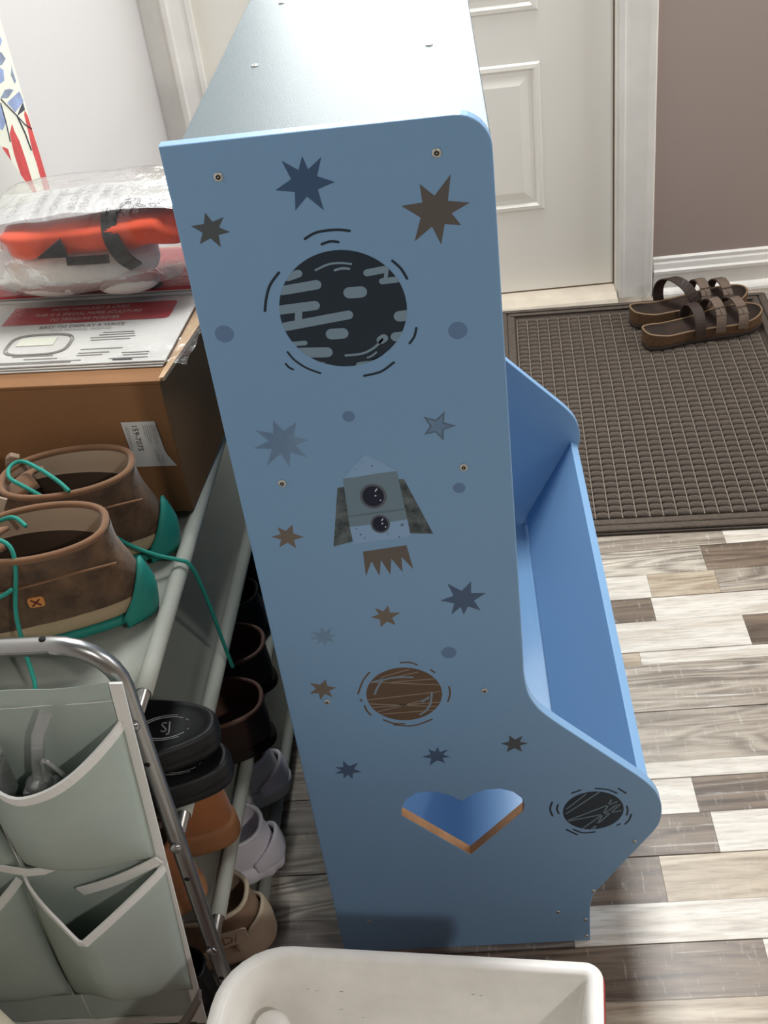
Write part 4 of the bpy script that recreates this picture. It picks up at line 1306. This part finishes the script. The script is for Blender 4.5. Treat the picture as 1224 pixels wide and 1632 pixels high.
# ---- two suede ankle boots with teal laces on the top tier
def suede_boot(label, heel, toe_ang):
    t = thing('ankle_boot', label, 'boot', heel, PI + toe_ang, group='brown suede boots on the top tier')
    shell('outsole', [egg(0.004, 0.280, 0.036, 0.046, 0.0), egg(0.0, 0.286, 0.039, 0.049, 0.004), egg(0.0, 0.286, 0.040, 0.050, 0.012), egg(0.004, 0.283, 0.037, 0.047, 0.014)], M['teal'], t, True, True)
    shell('midsole', [egg(0.002, 0.284, 0.038, 0.048, 0.012), egg(-0.0005, 0.286, 0.0405, 0.0500, 0.017), egg(0.001, 0.284, 0.040, 0.049, 0.030), egg(0.006, 0.280, 0.036, 0.045, 0.033)], M['mid'], t, True, True)
    # teal heel cup wrapping up the back
    loops = []
    for j in range(7):
        v = j / 6
        row = []
        for i in range(25):
            a = -1.0 + 2.0 * i / 24
            hgt = 0.012 + 0.048 * (1 - abs(a) ** 1.6)
            z = 0.004 + (hgt - 0.004) * v
            th = a * 0.62
            u = (1 - math.cos(th)) / 2
            s = math.sin(th)
            off = 0.0035 * math.sin(PI * min(1, v * 0.9 + 0.1)) + 0.001
            row.append((-off * math.cos(th) - 0.0005 + 0.286 * u + 0.16 * max(0, z - 0.03), math.copysign(abs(s) ** 0.8, s) * (0.0405 + off), z))
        loops.append(row)
    hc = MB().loft(loops, closed=False).build('heel_cup', M['teal'], t, fix=False)
    md = hc.modifiers.new('thick', 'SOLIDIFY')
    md.thickness = 0.003
    # upper
    outer = [egg(0.003, 0.283, 0.037, 0.047, 0.030), egg(0.002, 0.280, 0.039, 0.048, 0.040, 0.042), egg(0.005, 0.262, 0.040, 0.047, 0.055, 0.060), egg(0.011, 0.225, 0.0395, 0.045, 0.070, 0.078),
             egg(0.016, 0.185, 0.0385, 0.043, 0.084, 0.090), egg(0.0175, 0.160, 0.040, 0.043, 0.095, 0.098), egg(0.0180, 0.152, 0.0425, 0.0435, 0.105, 0.106)]
    shell('upper', outer, M['suede'], t, False, False, 0.0026, heel[1] * 100, 2)
    rim = egg(0.0200, 0.150, 0.0410, 0.0420, 0.1075, 0.1085)
    MB().tube(rim, 0.0036, seg=10, closed=True).build('collar', M['suede_rim'], t, sub=1)
    shell('lining', [egg(0.0225, 0.148, 0.0385, 0.0395, 0.107, 0.108), egg(0.0230, 0.149, 0.0365, 0.039, 0.098, 0.100), egg(0.0235, 0.150, 0.0355, 0.0385, 0.082, 0.090), egg(0.0240, 0.150, 0.0345, 0.0375, 0.079, 0.088)],
          M['lining'], t)
    shell('inner_shell', [egg(0.0225, 0.156, 0.0362, 0.0395, 0.086, 0.092), egg(0.020, 0.175, 0.034, 0.040, 0.070, 0.074), egg(0.014, 0.215, 0.033, 0.042, 0.048, 0.05), egg(0.012, 0.240, 0.031, 0.040, 0.036)], M['inner_shade'], t)
    shell('insole', [egg(0.013, 0.235, 0.033, 0.041, 0.044), egg(0.03, 0.22, 0.022, 0.030, 0.043)], M['insole'], t, False, True)
    # collar fold seam and front overlap flap with rough stitched edge
    MB().tube(smooth_path([(0.012, 0.041, 0.089), (0.05, 0.0452, 0.088), (0.09, 0.0475, 0.084), (0.13, 0.047, 0.080)], 5), 0.0011, seg=6).build('seam', M['suede_rim'], t)
    MB().ribbon(smooth_path([(0.142, 0.034, 0.112), (0.148, 0.040, 0.100), (0.150, 0.046, 0.084), (0.156, 0.0485, 0.068), (0.165, 0.049, 0.055)], 5), (1, 0, 0.2), 0.010, 0.005).build('eyelet_flap', M['lining'], t, bevel=0.001)
    MB().ribbon(smooth_path([(0.138, -0.034, 0.116), (0.146, -0.040, 0.108), (0.150, -0.044, 0.090)], 5), (1, 0, 0.2), 0.010, 0.005).build('eyelet_flap', M['lining'], t, bevel=0.001)
    # tongue
    tl = []
    for k in range(7):
        v = k / 6
        x = 0.150 - 0.040 * v ** 1.5
        z = 0.075 + 0.034 * math.sin(v * 1.5)
        w = 0.026 * (1 - 0.35 * v * v)
        tl.append([(x + 0.010 * (1 - abs(q)), q * w, z + 0.004 * (1 - q * q)) for q in [-1 + 2 * i / 8 for i in range(9)]])
    tg = MB().loft(tl, closed=False).build('tongue', M['suede_rim'], t, fix=False)
    md = tg.modifiers.new('thick', 'SOLIDIFY')
    md.thickness = 0.004
    return t


bA = suede_boot('worn brown suede boot with tan tag, in front, on the top tier', (-0.1135, 0.026, TIERS[0] + 0.001), math.radians(8))
bB = suede_boot('worn brown suede boot behind its pair, close to the cardboard box', (-0.1085, 0.124, TIERS[0] + 0.001), math.radians(8))
# leather tag on the near side
tgp = shape2d('side_tag', [rrect(0.083, 0.098, 0.060, 0.071, 0.003)], 0.0015, M['tagc'], bA, bevel=0.0003, mapf=lambda x, y, d: (x, 0.0475 + d, y))
b = MB()
for s in (1, -1):
    b.ribbon([(0.0905 - 0.004, 0.0492, 0.0655 - 0.0035 * s), (0.0905 + 0.004, 0.0492, 0.0655 + 0.0035 * s)], (0, 0, 1), 0.0014, 0.0006)
b.build('cross_mark', M['mark'], tgp)


def lace_part(name, pts, parent, r=0.0021):
    """pts in world; the lace is a part of its boot"""
    inv = parent_matrix(parent).inverted()
    return MB().tube([inv @ Vector(p) for p in smooth_path(pts, 8)], r, seg=8).build(name, M['lace'], parent)


def parent_matrix(o):
    return Matrix.Translation(o.location) @ o.rotation_euler.to_matrix().to_4x4()


# near boot laces: knot at the throat, one end falling over the rack's end frame
lace_part('lace', [(-0.246, 0.040, 0.655), (-0.228, 0.034, 0.664), (-0.216, 0.026, 0.668), (-0.206, 0.018, 0.664)], bA)
lace_part('lace', [(-0.250, 0.000, 0.672), (-0.228, -0.012, 0.676), (-0.209, -0.020, 0.672), (-0.205, -0.030, 0.655), (-0.211, -0.048, 0.618), (-0.209, -0.062, 0.585), (-0.200, -0.085, 0.562),
                   (-0.203, -0.098, 0.552), (-0.214, -0.108, 0.530), (-0.216, -0.110, 0.49)], bA)
lace_part('lace', [(-0.250, -0.048, 0.628), (-0.222, -0.045, 0.634), (-0.209, -0.043, 0.640)], bA)
# far boot laces: open loop and a long end trailing over the tier edge
lace_part('lace', [(-0.206, 0.078, 0.652), (-0.226, 0.086, 0.662), (-0.243, 0.096, 0.668), (-0.247, 0.112, 0.670), (-0.236, 0.118, 0.672), (-0.212, 0.098, 0.674), (-0.190, 0.080, 0.670), (-0.178, 0.070, 0.664)], bB)
lace_part('lace', [(-0.190, 0.090, 0.655), (-0.170, 0.080, 0.625), (-0.145, 0.080, 0.592), (-0.118, 0.080, 0.573), (-0.096, 0.079, 0.565), (-0.086, 0.081, 0.556), (-0.083, 0.090, 0.520), (-0.082, 0.100, 0.470), (-0.080, 0.106, 0.415), (-0.079, 0.110, 0.385)], bB)

# ---- black foam clogs on the second tier
T2, T3, T4 = TIERS[1] + 0.0086, TIERS[2] + 0.0086, TIERS[3] + 0.0086


def clog(label, heel, ang, ry, arch=0.055):
    t = thing('foam_clog', label, 'clog', heel, PI + ang, ry, group='black foam clogs on the second tier')
    shell('sole', [egg(0.006, 0.262, 0.036, 0.046, 0.0), egg(0.0, 0.268, 0.043, 0.053, 0.006), egg(-0.002, 0.270, 0.045, 0.055, 0.013), egg(0.000, 0.268, 0.0435, 0.053, 0.0165), egg(-0.002, 0.270, 0.045, 0.055, 0.020),
                   egg(-0.001, 0.269, 0.044, 0.054, 0.032), egg(0.003, 0.266, 0.041, 0.051, 0.036), egg(0.008, 0.260, 0.036, 0.046, 0.0345), egg(0.016, 0.252, 0.030, 0.040, 0.0310)], M['foam_black'], t, True, True)
    loops = []
    for k in range(9):
        x = 0.130 + 0.125 * k / 8
        hw = 0.054 * (1 - 0.45 * (k / 8) ** 2.2)
        hh = arch * (1 - (k / 8) ** 2.5) + 0.006
        loops.append([(x, hw * math.cos(a), 0.026 + hh * math.sin(a)) for a in [PI * i / 14 for i in range(15)]])
    up = MB().loft(loops, closed=False).build('upper', M['foam_black'], t, fix=False)
    md = up.modifiers.new('thick', 'SOLIDIFY')
    md.thickness = 0.005
    b = MB()
    for s in (1.0, 0.86):
        b.tube([(0.050 + 0.028 * s * math.cos(a), 0.016 * s * math.sin(a), 0.0318) for a in [2 * PI * k / 36 for k in range(36)]], 0.0006, seg=5, closed=True)
    b.build('oval_logo', M['grey_print'], t)
    text('logo_text', 'SJ', 0.019, (0.050, 0.0, 0.0318), (-0.8, 0, 0), (0, -1, 0), M['grey_print'], t, align='CENTER')
    return t


clog('black foam clog stacked on top of the other, oval logo inside its heel', (-0.060, -0.046, T2 + 0.0370), math.radians(6), math.radians(-1.5))
clog('lower black foam clog, under the one with the visible logo', (-0.053, -0.057, T2 - 0.001), math.radians(2), math.radians(1.5), 0.006)


# ---- generic low shoe with an open collar
def low_shoe(name, label, cat, heel, ang, ry, L, hw, sole_h, top_h, collar, mats, group=None, sole_loops=None, wr=0.0):
    """collar = (x0, x1, half width); mats = (sole, upper, rim, lining)"""
    t = thing(name, label, cat, heel, PI + ang, ry, group=group)
    wh, wb = hw
    sl = sole_loops or [egg(0.004, L - 0.006, wh - 0.003, wb - 0.003, 0.0), egg(0.0, L, wh, wb, 0.004), egg(0.0, L, wh, wb, sole_h * 0.5), egg(0.001, L - 0.001, wh - 0.0003, wb, sole_h - 0.003),
                        egg(0.004, L - 0.004, wh - 0.003, wb - 0.003, sole_h)]
    shell('sole', sl, mats[0], t, True, True)
    c0, c1, cw = collar
    up = [egg(0.004, L - 0.004, wh - 0.002, wb - 0.002, sole_h - 0.002)]
    for k in range(1, 6):
        v = k / 5
        up.append(egg(0.003 + (c0 - 0.003) * v ** 1.5, (L - 0.006) + (c1 - L + 0.006) * v ** 0.8, wh - 0.001 + (cw - wh + 0.001) * v ** 1.5, wb - 0.001 + (cw - wb + 0.001) * v ** 1.2,
                      sole_h + (top_h - sole_h) * v, sole_h + (top_h - sole_h) * v * 1.02))
    shell('upper', up, mats[1], t, False, False, wr)
    MB().tube(egg(c0, c1, cw, cw, top_h, top_h * 1.02), 0.0030, seg=8, closed=True).build('collar', mats[2], t)
    shell('lining', [egg(c0 + 0.002, c1 - 0.002, cw - 0.002, cw - 0.002, top_h - 0.001), egg(c0 + 0.001, c1 + 0.03, cw - 0.003, cw - 0.001, (top_h + sole_h) / 2), egg(c0, c1 + 0.07, wh - 0.008, wb - 0.010, sole_h + 0.003)],
          mats[3], t, False, True)
    return t


dk = (M['fleece'], M['leather_dark'], M['leather_in'], M['leather_in'])
low_shoe('slip_on_shoe', 'dark brown leather slip-on, front one of the pair on the third tier', 'shoe', (-0.058, 0.150, T3), math.radians(6), math.radians(2), 0.27, (0.042, 0.050), 0.022, 0.074, (0.006, 0.125, 0.040), dk,
         'dark brown slip-ons on the third tier')
low_shoe('slip_on_shoe', 'dark brown leather slip-on behind its pair, with a lace end resting in it', 'shoe', (-0.066, 0.247, T3), math.radians(3), math.radians(2), 0.27, (0.042, 0.050), 0.022, 0.074, (0.006, 0.125, 0.040), dk,
         'dark brown slip-ons on the third tier')
bkm = (M['foam_black'], M['foam_black'], M['foam_black'], M['foam_black'])
low_shoe('black_shoe', 'black shoe half hidden behind the brown slip-ons, third tier', 'shoe', (-0.085, 0.350, T3), 0.0, math.radians(2), 0.26, (0.040, 0.048), 0.022, 0.070, (0.008, 0.12, 0.037), bkm, 'black shoes far back on the third tier')
low_shoe('black_shoe', 'black shoe farthest back on the third tier, against the blue panel', 'shoe', (-0.062, 0.452, T3), 0.0, math.radians(2), 0.26, (0.040, 0.048), 0.022, 0.085, (0.008, 0.12, 0.037), bkm, 'black shoes far back on the third tier')
tnb = (M['tan_sole'], M['tan_boot'], M['tan_boot'], M['lining'])
low_shoe('tan_boot', 'orange tan suede boot with thick tan sole under the black clogs', 'boot', (-0.086, 0.005, T3), math.radians(-8), math.radians(2), 0.27, (0.043, 0.050), 0.038, 0.105, (0.018, 0.13, 0.039), tnb, 'tan boots on the third tier')
low_shoe('tan_boot', 'orange tan suede boot behind the rack leg, nearest on the third tier', 'boot', (-0.112, -0.068, T3), math.radians(4), math.radians(2), 0.27, (0.041, 0.048), 0.030, 0.100, (0.018, 0.13, 0.037), tnb,
         'tan boots on the third tier')

# ---- bottom tier
gm = (M['grey_foam'], M['grey_foam'], M['white_foam'], M['lining'])
sl = [egg(0.006, 0.260, 0.034, 0.044, 0.0), egg(-0.004, 0.272, 0.042, 0.052, 0.006), egg(-0.010, 0.276, 0.044, 0.055, 0.022), egg(-0.009, 0.274, 0.044, 0.054, 0.034), egg(0.0, 0.266, 0.040, 0.048, 0.040)]
gs = low_shoe('grey_sneaker', 'pale grey sneaker with an upright pull tab, farthest on the bottom tier', 'sneaker', (-0.078, 0.212, T4), math.radians(6), math.radians(2), 0.27, (0.043, 0.052), 0.040, 0.085, (0.012, 0.13, 0.037), gm, sole_loops=sl)
MB().ribbon(smooth_path([(0.020, 0.0, 0.070), (0.012, 0.0, 0.095), (0.008, 0.0, 0.112), (0.012, 0.0, 0.122)], 4), (0, 1, 0), 0.012, 0.004).build('pull_tab', M['grey_foam'], gs, bevel=0.001)
heel_wrap('heel_counter', gs, M['white_foam'], 0.041, 0.27, 0.066, 0.044, 0.7, 0.003, 0.12, 0.030)
wm = (M['white_foam'], M['white_foam'], M['white_foam'], M['white_foam'])


def scallop(l, amp, k):
    return [(p[0] * 1.0 + amp * abs(math.sin(k * i / len(l) * PI)) * (-1 if p[0] < 0.1 else 1) * 0.6, p[1] + math.copysign(amp * abs(math.sin(k * i / len(l) * PI)), p[1]), p[2]) for i, p in enumerate(l)]


sl = [egg(0.006, 0.262, 0.036, 0.046, 0.0, n=80), scallop(egg(0.0, 0.268, 0.042, 0.052, 0.004, n=80), 0.0040, 20), scallop(egg(-0.004, 0.270, 0.043, 0.054, 0.014, n=80), 0.0040, 20),
      scallop(egg(-0.003, 0.268, 0.042, 0.053, 0.024, n=80), 0.0032, 20), egg(0.003, 0.264, 0.039, 0.049, 0.030, n=80)]
ws = low_shoe('foam_slipper', 'white foam shoe with a fluted sole, middle of the bottom tier', 'slipper', (-0.074, 0.097, T4), math.radians(3), math.radians(2), 0.265, (0.042, 0.050), 0.030, 0.078, (0.014, 0.12, 0.037), wm, sole_loops=sl)
heel_wrap('heel_counter', ws, M['white_foam'], 0.039, 0.265, 0.062, 0.034, 0.7, 0.003, 0.12, 0.022)
MB().ribbon(smooth_path([(0.050, -0.036, 0.070), (0.046, -0.040, 0.090), (0.040, -0.040, 0.108), (0.034, -0.036, 0.118)], 4), (1, 0, 0.2), [0.016] * 4 + [0.015] * 4 + [0.012] * 4 + [0.006], 0.005).build('pull_tab', M['white_foam'], ws, bevel=0.001)
bm_ = (M['cream'], M['taupe_knit'], M['cream'], M['lining'])
sl = [egg(0.004, 0.264, 0.038, 0.047, 0.0), egg(-0.004, 0.272, 0.044, 0.053, 0.005), egg(-0.008, 0.274, 0.046, 0.055, 0.016), egg(-0.007, 0.272, 0.0455, 0.054, 0.028), egg(-0.004, 0.270, 0.044, 0.052, 0.036),
      egg(0.003, 0.262, 0.040, 0.047, 0.040)]
bs = low_shoe('beige_sneaker', 'taupe canvas sneaker with a thick cream sole by the white tub', 'sneaker', (-0.076, -0.013, T4), math.radians(1), math.radians(2), 0.27, (0.044, 0.053), 0.040, 0.090, (0.014, 0.13, 0.038), bm_, sole_loops=sl)
heel_wrap('heel_guard', bs, M['cream'], 0.042, 0.27, 0.068, 0.040, 0.75, 0.003, 0.14, 0.030)
pt = shape2d('heel_patch', [rrect(-0.017, 0.017, -0.011, 0.011, 0.004)], 0.0015, M['cream'], bs, bevel=0.0003, mapf=lambda x, y, d: (0.031 + x, 0.0425 + d + 0.24 * x - 0.10 * y, 0.068 + y))
text('patch_text', 'D/', 0.018, (0.043, 0.0472, 0.067), (-1, -0.24, 0), (0, -0.10, 1), M['taupe_knit'], pt, lift=0.0006)
low_shoe('dark_shoe', 'black shoe at the near corner of the bottom tier, behind the tub', 'shoe', (-0.124, -0.094, T4), math.radians(3), math.radians(2), 0.25, (0.031, 0.036), 0.020, 0.075, (0.008, 0.12, 0.029), bkm)

# ------------------------------------------------------------------ white and red tub in front of the bookshelf
TUB_A = math.radians(-6.6)
tub = thing('storage_tub', 'white-lined storage tub with a red outside, in the foreground', 'tub', (0.1135, -0.2055, 0.0), TUB_A)
# local: back rim along x at y = 0, tub extends to -y
HT = 0.300


def tub_loop(ins, z, tap):
    return [(p[0], p[1], z) for p in rrect(-0.176 + ins + tap, 0.170 - ins - tap, -0.300 + ins + tap, 0.004 - ins - tap, [0.03, 0.02, max(0.004, 0.014 - ins), max(0.01, 0.062 - ins)], 8)]


tap = 0.030
shell('tub_lining', [tub_loop(-0.003, HT - 0.012, 0), tub_loop(-0.003, HT - 0.002, 0), tub_loop(-0.0015, HT, 0), tub_loop(0.008, HT, 0), tub_loop(0.0105, HT - 0.002, 0), tub_loop(0.012, HT - 0.012, 0.001), tub_loop(0.012, 0.06, tap), tub_loop(0.018, 0.046, tap),
                     tub_loop(0.030, 0.044, tap)], M['tub_in'], tub, False, True, sub=0)
shell('tub_shell', [tub_loop(0.004, 0.0, tap), tub_loop(-0.000, 0.004, tap), tub_loop(0.0, HT - 0.030, 0.002), tub_loop(-0.0045, HT - 0.026, 0), tub_loop(-0.0045, HT - 0.009, 0), tub_loop(0.0, HT - 0.009, 0)], M['tub_red'], tub, True, False, sub=0)
# scuffs on the inner back wall
rs = random.Random(3)
for k in range(14):
    b = MB()
    x, z = rs.uniform(-0.11, 0.13), rs.uniform(0.17, 0.28)
    w_, h_ = rs.uniform(0.001, 0.004), rs.uniform(0.0004, 0.0012)
    yy = -0.0138 - (HT - 0.012 - z) / 0.228 * 0.029
    sl_ = rs.uniform(-0.3, 0.3)
    b.add([(x, yy, z), (x + w_, yy, z + w_ * sl_), (x + w_, yy, z + w_ * sl_ + h_), (x, yy, z + h_)], [(0, 1, 2, 3)])
    b.build('scuff_mark', M['ink_grey'], tub, fix=False)
ph = thing('white_scoop', 'white plastic handle with a round knob inside the tub', 'handle', (-0.006, -0.272, 0.045))
MB().tube(smooth_path([(0.0, 0.0, 0.0), (-0.005, 0.012, 0.07), (-0.012, 0.024, 0.140), (-0.016, 0.032, 0.195)], 6), 0.010, seg=14).build('grip', M['tub_in'], ph)
blob('knob', (-0.016, 0.033, 0.206), 0.017, 0.015, 0.017, M['tub_in'], ph)

# ------------------------------------------------------------------ cream tote and strap in the near left corner
tote = thing('tote_bag', 'cream canvas tote bag in the bottom left corner', 'bag', (-0.345, -0.272, 0.0))
outer = [egg(-0.085, 0.085, 0.050, 0.050, 0.0, n=36, pw=0.7), egg(-0.100, 0.100, 0.058, 0.058, 0.02, n=36, pw=0.7), egg(-0.110, 0.108, 0.062, 0.062, 0.16, n=36, pw=0.7), egg(-0.105, 0.100, 0.056, 0.056, 0.28, n=36, pw=0.7),
         egg(-0.092, 0.080, 0.044, 0.044, 0.350, n=36, pw=0.7), egg(-0.075, 0.060, 0.030, 0.030, 0.375, n=36, pw=0.7)]
shell('tote_body', outer, M['canvas'], tote, True, False, 0.003, 3.0)
MB().tube(outer[-1], 0.0035, seg=8, closed=True).build('hem', M['canvas'], tote)
for s in (-1, 1):
    MB().ribbon(smooth_path([(-0.045, 0.026 * s, 0.372), (-0.035, 0.032 * s, 0.42), (-0.005, 0.034 * s, 0.445), (0.020, 0.032 * s, 0.42), (0.030, 0.024 * s, 0.370)], 5), (0, 1, 0), 0.018, 0.003).build('handle', M['canvas'], tote)
st = MB().ribbon(smooth_path([(-0.108, -0.180, 0.215), (-0.122, -0.188, 0.194), (-0.148, -0.196, 0.160), (-0.172, -0.200, 0.120), (-0.190, -0.203, 0.06), (-0.196, -0.206, 0.004), (-0.186, -0.23, 0.003), (-0.165, -0.26, 0.003)], 6),
                 (0.35, -0.9, 0.45), 0.016, 0.003).build('webbing_strap', M['strap'])
tag(st, 'taupe webbing strap hanging between the organizer and the tub', 'strap')

# ------------------------------------------------------------------ brown waffle door mat
M['mat'] = pmat('brown_carpet_pile', (92, 80, 69), rough=1.0, bump=1.0, bscale=700, var=0.25, scale=160, sheen=0.15)
M['mat_base'] = pmat('mat_rubber_ground', (70, 60, 52), rough=0.95, var=0.2, scale=120)
MAT_A = math.radians(-2.6)
mat = thing('door_mat', 'dark brown waffle-textured entrance mat before the door', 'mat', (0.250, 0.793, 0.0002), MAT_A)
MWX, MWY = 0.612, 0.880
MB().box(0, MWX, 0, MWY, 0, 0.0045).build('mat_base', M['mat_base'], mat, bevel=0.001)
for k in range(2):
    o_ = 0.004 + 0.0175 * k
    b = MB()
    for (x0, x1, y0, y1) in ((o_, MWX - o_, o_, o_ + 0.0145), (o_, MWX - o_, MWY - o_ - 0.0145, MWY - o_), (o_, o_ + 0.0145, o_ + 0.0145, MWY - o_ - 0.0145), (MWX - o_ - 0.0145, MWX - o_, o_ + 0.0145, MWY - o_ - 0.0145)):
        b.box(x0, x1, y0, y1, 0.004, 0.0095)
    b.build('border_rib', M['mat'], mat, bevel=0.003)
cw, ch = 0.0236, 0.0187
x_start, y_start = 0.041, 0.041
ncx, ncy = int((MWX - 0.080) / cw), int((MWY - 0.080) / ch)
blk = MB()
loops = []
for (ins, z) in ((0.0012, 0.004), (0.0012, 0.0080), (0.0030, 0.0106), (0.0062, 0.0114)):
    loops.append([(p[0], p[1], z) for p in rrect(ins, cw - ins, ins * 0.9 + 0.0010, ch - ins * 0.9 - 0.0010, 0.0022, 1)])
blk.loft(loops, cap1=True)
M['mat_rib'] = pmat('pale_mat_rib', (138, 126, 112), rough=1.0, var=0.2, scale=150)
for i in range(ncx + 1):
    x = x_start + i * cw
    MB().box(x - 0.0009, x + 0.0009, y_start, y_start + ncy * ch, 0.004, 0.0082).build('column_rib', M['mat_rib'], mat, fix=False)
cells = [(x_start + i * cw, y_start + j * ch) for j in range(ncy) for i in range(ncx)]
ca, sa = math.cos(MAT_A), math.sin(MAT_A)


def hidden(c_):
    """cells that stand behind the bookshelf as seen from the room"""
    wx, wy = 0.250 + c_[0] * ca - c_[1] * sa, 0.793 + c_[0] * sa + c_[1] * ca
    return wx < 0.315 + 0.12 * max(0, (1.1 - wy))


seen = [c_ for c_ in cells if not hidden(c_)][:300]
first = None
seen_set = set(seen)
for c_ in seen:
    if first is None:
        first = blk.build('waffle_block', M['mat'], mat)
        first.location = (c_[0], c_[1], 0)
    else:
        o = first.copy()
        COL.objects.link(o)
        o.location = (c_[0], c_[1], 0)
rest = MB()
for c_ in cells:
    if c_ not in seen_set:
        rest.add([(v[0] + c_[0], v[1] + c_[1], v[2]) for v in blk.v], blk.f, 0, True)
ro = rest.build('waffle_relief', M['mat'], mat, fix=False)
ro['kind'] = 'stuff'

# ------------------------------------------------------------------ two strap sandals on the mat
M['cork'] = pmat('cork_sole', (110, 82, 57), rough=0.9, var=0.25, scale=220)
M['rubber'] = pmat('dark_rubber_outsole', (64, 54, 48), rough=0.8)
M['footbed'] = pmat('worn_brown_footbed', (60, 44, 34), rough=0.8, rgb2=(40, 29, 23), scale=26)
M['rim_suede'] = pmat('pale_footbed_rim', (138, 113, 88), rough=0.9)
M['strap_l'] = pmat('dark_brown_strap', (62, 49, 43), rough=0.55, var=0.15, scale=60)
M['strap_p'] = pmat('taupe_strap', (112, 95, 82), rough=0.6, var=0.1, scale=60)
M['buckle'] = pmat('antique_buckle', (122, 106, 92), rough=0.4, metal=0.6)


def foot(z, ins, n=48, side=1):
    """foot-shaped outline, heel at x = 0, toe at x = 0.27"""
    ctrl = [(0.0, 0.0), (0.006, 0.022), (0.035, 0.033), (0.085, 0.033), (0.135, 0.036), (0.180, 0.046), (0.225, 0.044), (0.255, 0.030), (0.270, 0.006), (0.266, -0.020), (0.240, -0.040), (0.195, -0.046),
            (0.140, -0.036), (0.085, -0.030), (0.035, -0.031), (0.006, -0.021)]
    P = smooth_path([(a, b_ * side, 0) for a, b_ in ctrl + [ctrl[0]]], 4)[:-1]
    C = Vector((0.135, 0, 0))
    out = []
    N_ = len(P)
    for i, p in enumerate(P):
        t = (P[(i + 1) % N_] - P[i - 1]).normalized()
        nn = Vector((t.y, -t.x, 0)) * (1 if side > 0 else -1)
        if nn.dot(C - p) < 0:
            nn = -nn
        q = p + nn * ins
        out.append((q.x, q.y, z))
    return out


def zc(l, toe=0.006, heel=0.004):
    return [(p[0], p[1], p[2] + toe * max(0, (p[0] - 0.2) / 0.07) ** 2 + heel * max(0, (0.05 - p[0]) / 0.05)) for p in l]


def sandal(label, loc, ang, side, open_back):
    t = thing('strap_sandal', label, 'sandal', loc, ang, group='brown strap sandals on the mat')
    shell('outsole', [foot(0.0, 0.003, side=side), foot(0.002, 0.0, side=side), foot(0.009, 0.0, side=side), foot(0.010, 0.001, side=side)], M['rubber'], t, True, True, sub=0)
    shell('cork_midsole', [foot(0.009, 0.001, side=side), foot(0.013, -0.0005, side=side), zc(foot(0.024, 0.0, side=side)), zc(foot(0.030, -0.0015, side=side), 0.008, 0.010)], M['cork'], t, True, False, sub=0)
    r_ = zc(foot(0.0305, 0.0012, side=side), 0.008, 0.010)
    MB().tube(r_, 0.0022, seg=8, closed=True).build('footbed_rim', M['rim_suede'], t)
    shell('footbed', [zc(foot(0.0310, 0.0015, side=side), 0.008, 0.010), zc(foot(0.0285, 0.005, side=side), 0.005, 0.004), foot(0.0255, 0.011, side=side), foot(0.0245, 0.022, side=side)], M['footbed'], t, False, True)
    for (xc, hgt, w, lean, kind) in ((0.112, 0.078 if open_back else 0.058, 0.024, -0.014 if open_back else 0.002, 0), (0.155, 0.060, 0.022, 0.006, 1), (0.205, 0.050, 0.022, 0.006, 1)):
        hw = 0.040 if xc < 0.13 else (0.046 if xc < 0.18 else 0.050)
        for half in (0, 1):
            if kind == 0:
                rng = [PI * i / 20 for i in range(21)]
                if half:
                    continue
            else:
                rng = [PI * i / 20 for i in (range(0, 13) if half == 0 else range(9, 21))]
            pts = []
            for a in rng:
                up = math.sin(a) ** 0.8 if math.sin(a) > 0 else 0
                pts.append((xc + lean * up + (-0.030 * math.cos(a) if open_back and kind == 0 else 0.0), hw * math.cos(a) * 1.02, 0.020 + hgt * up * 0.95 + (0.002 if half else 0)))
            m_ = M['strap_l'] if kind == 0 or half == 0 else M['strap_p']
            if side < 0 and kind:
                pass
            MB().ribbon(pts, (1, 0, 0.0), w, 0.003).build('strap', m_, t, bevel=0.0006)
        if kind:
            a = PI * 0.76
            c_ = Vector((xc + lean * 0.8, hw * math.cos(a) * 1.02, 0.0245 + hgt * math.sin(a) ** 0.8 * 0.95))
            tg_ = Vector((0, -hw * math.sin(a), hgt * math.cos(a))).normalized()
            ring = [c_ + Vector((1, 0, 0)) * (0.012 * sx) + tg_ * (0.009 * sy) for sx, sy in ((-1, -1), (1, -1), (1, 1), (-1, 1))]
            MB().tube(ring, 0.0013, seg=6, closed=True).build('buckle', M['buckle'], t)
            MB().tube([c_ - tg_ * 0.009, c_ + tg_ * 0.010], 0.0010, seg=6).build('buckle_pin', M['buckle'], t)
    return t


ZM = 0.0116
sandal('brown strap sandal nearer the room, two buckled straps, cork sole', (0.590, 1.425, ZM), math.radians(15), 1, False)
sandal('brown strap sandal by the baseboard, with its back strap standing up', (0.578, 1.534, ZM), math.radians(11), -1, True)
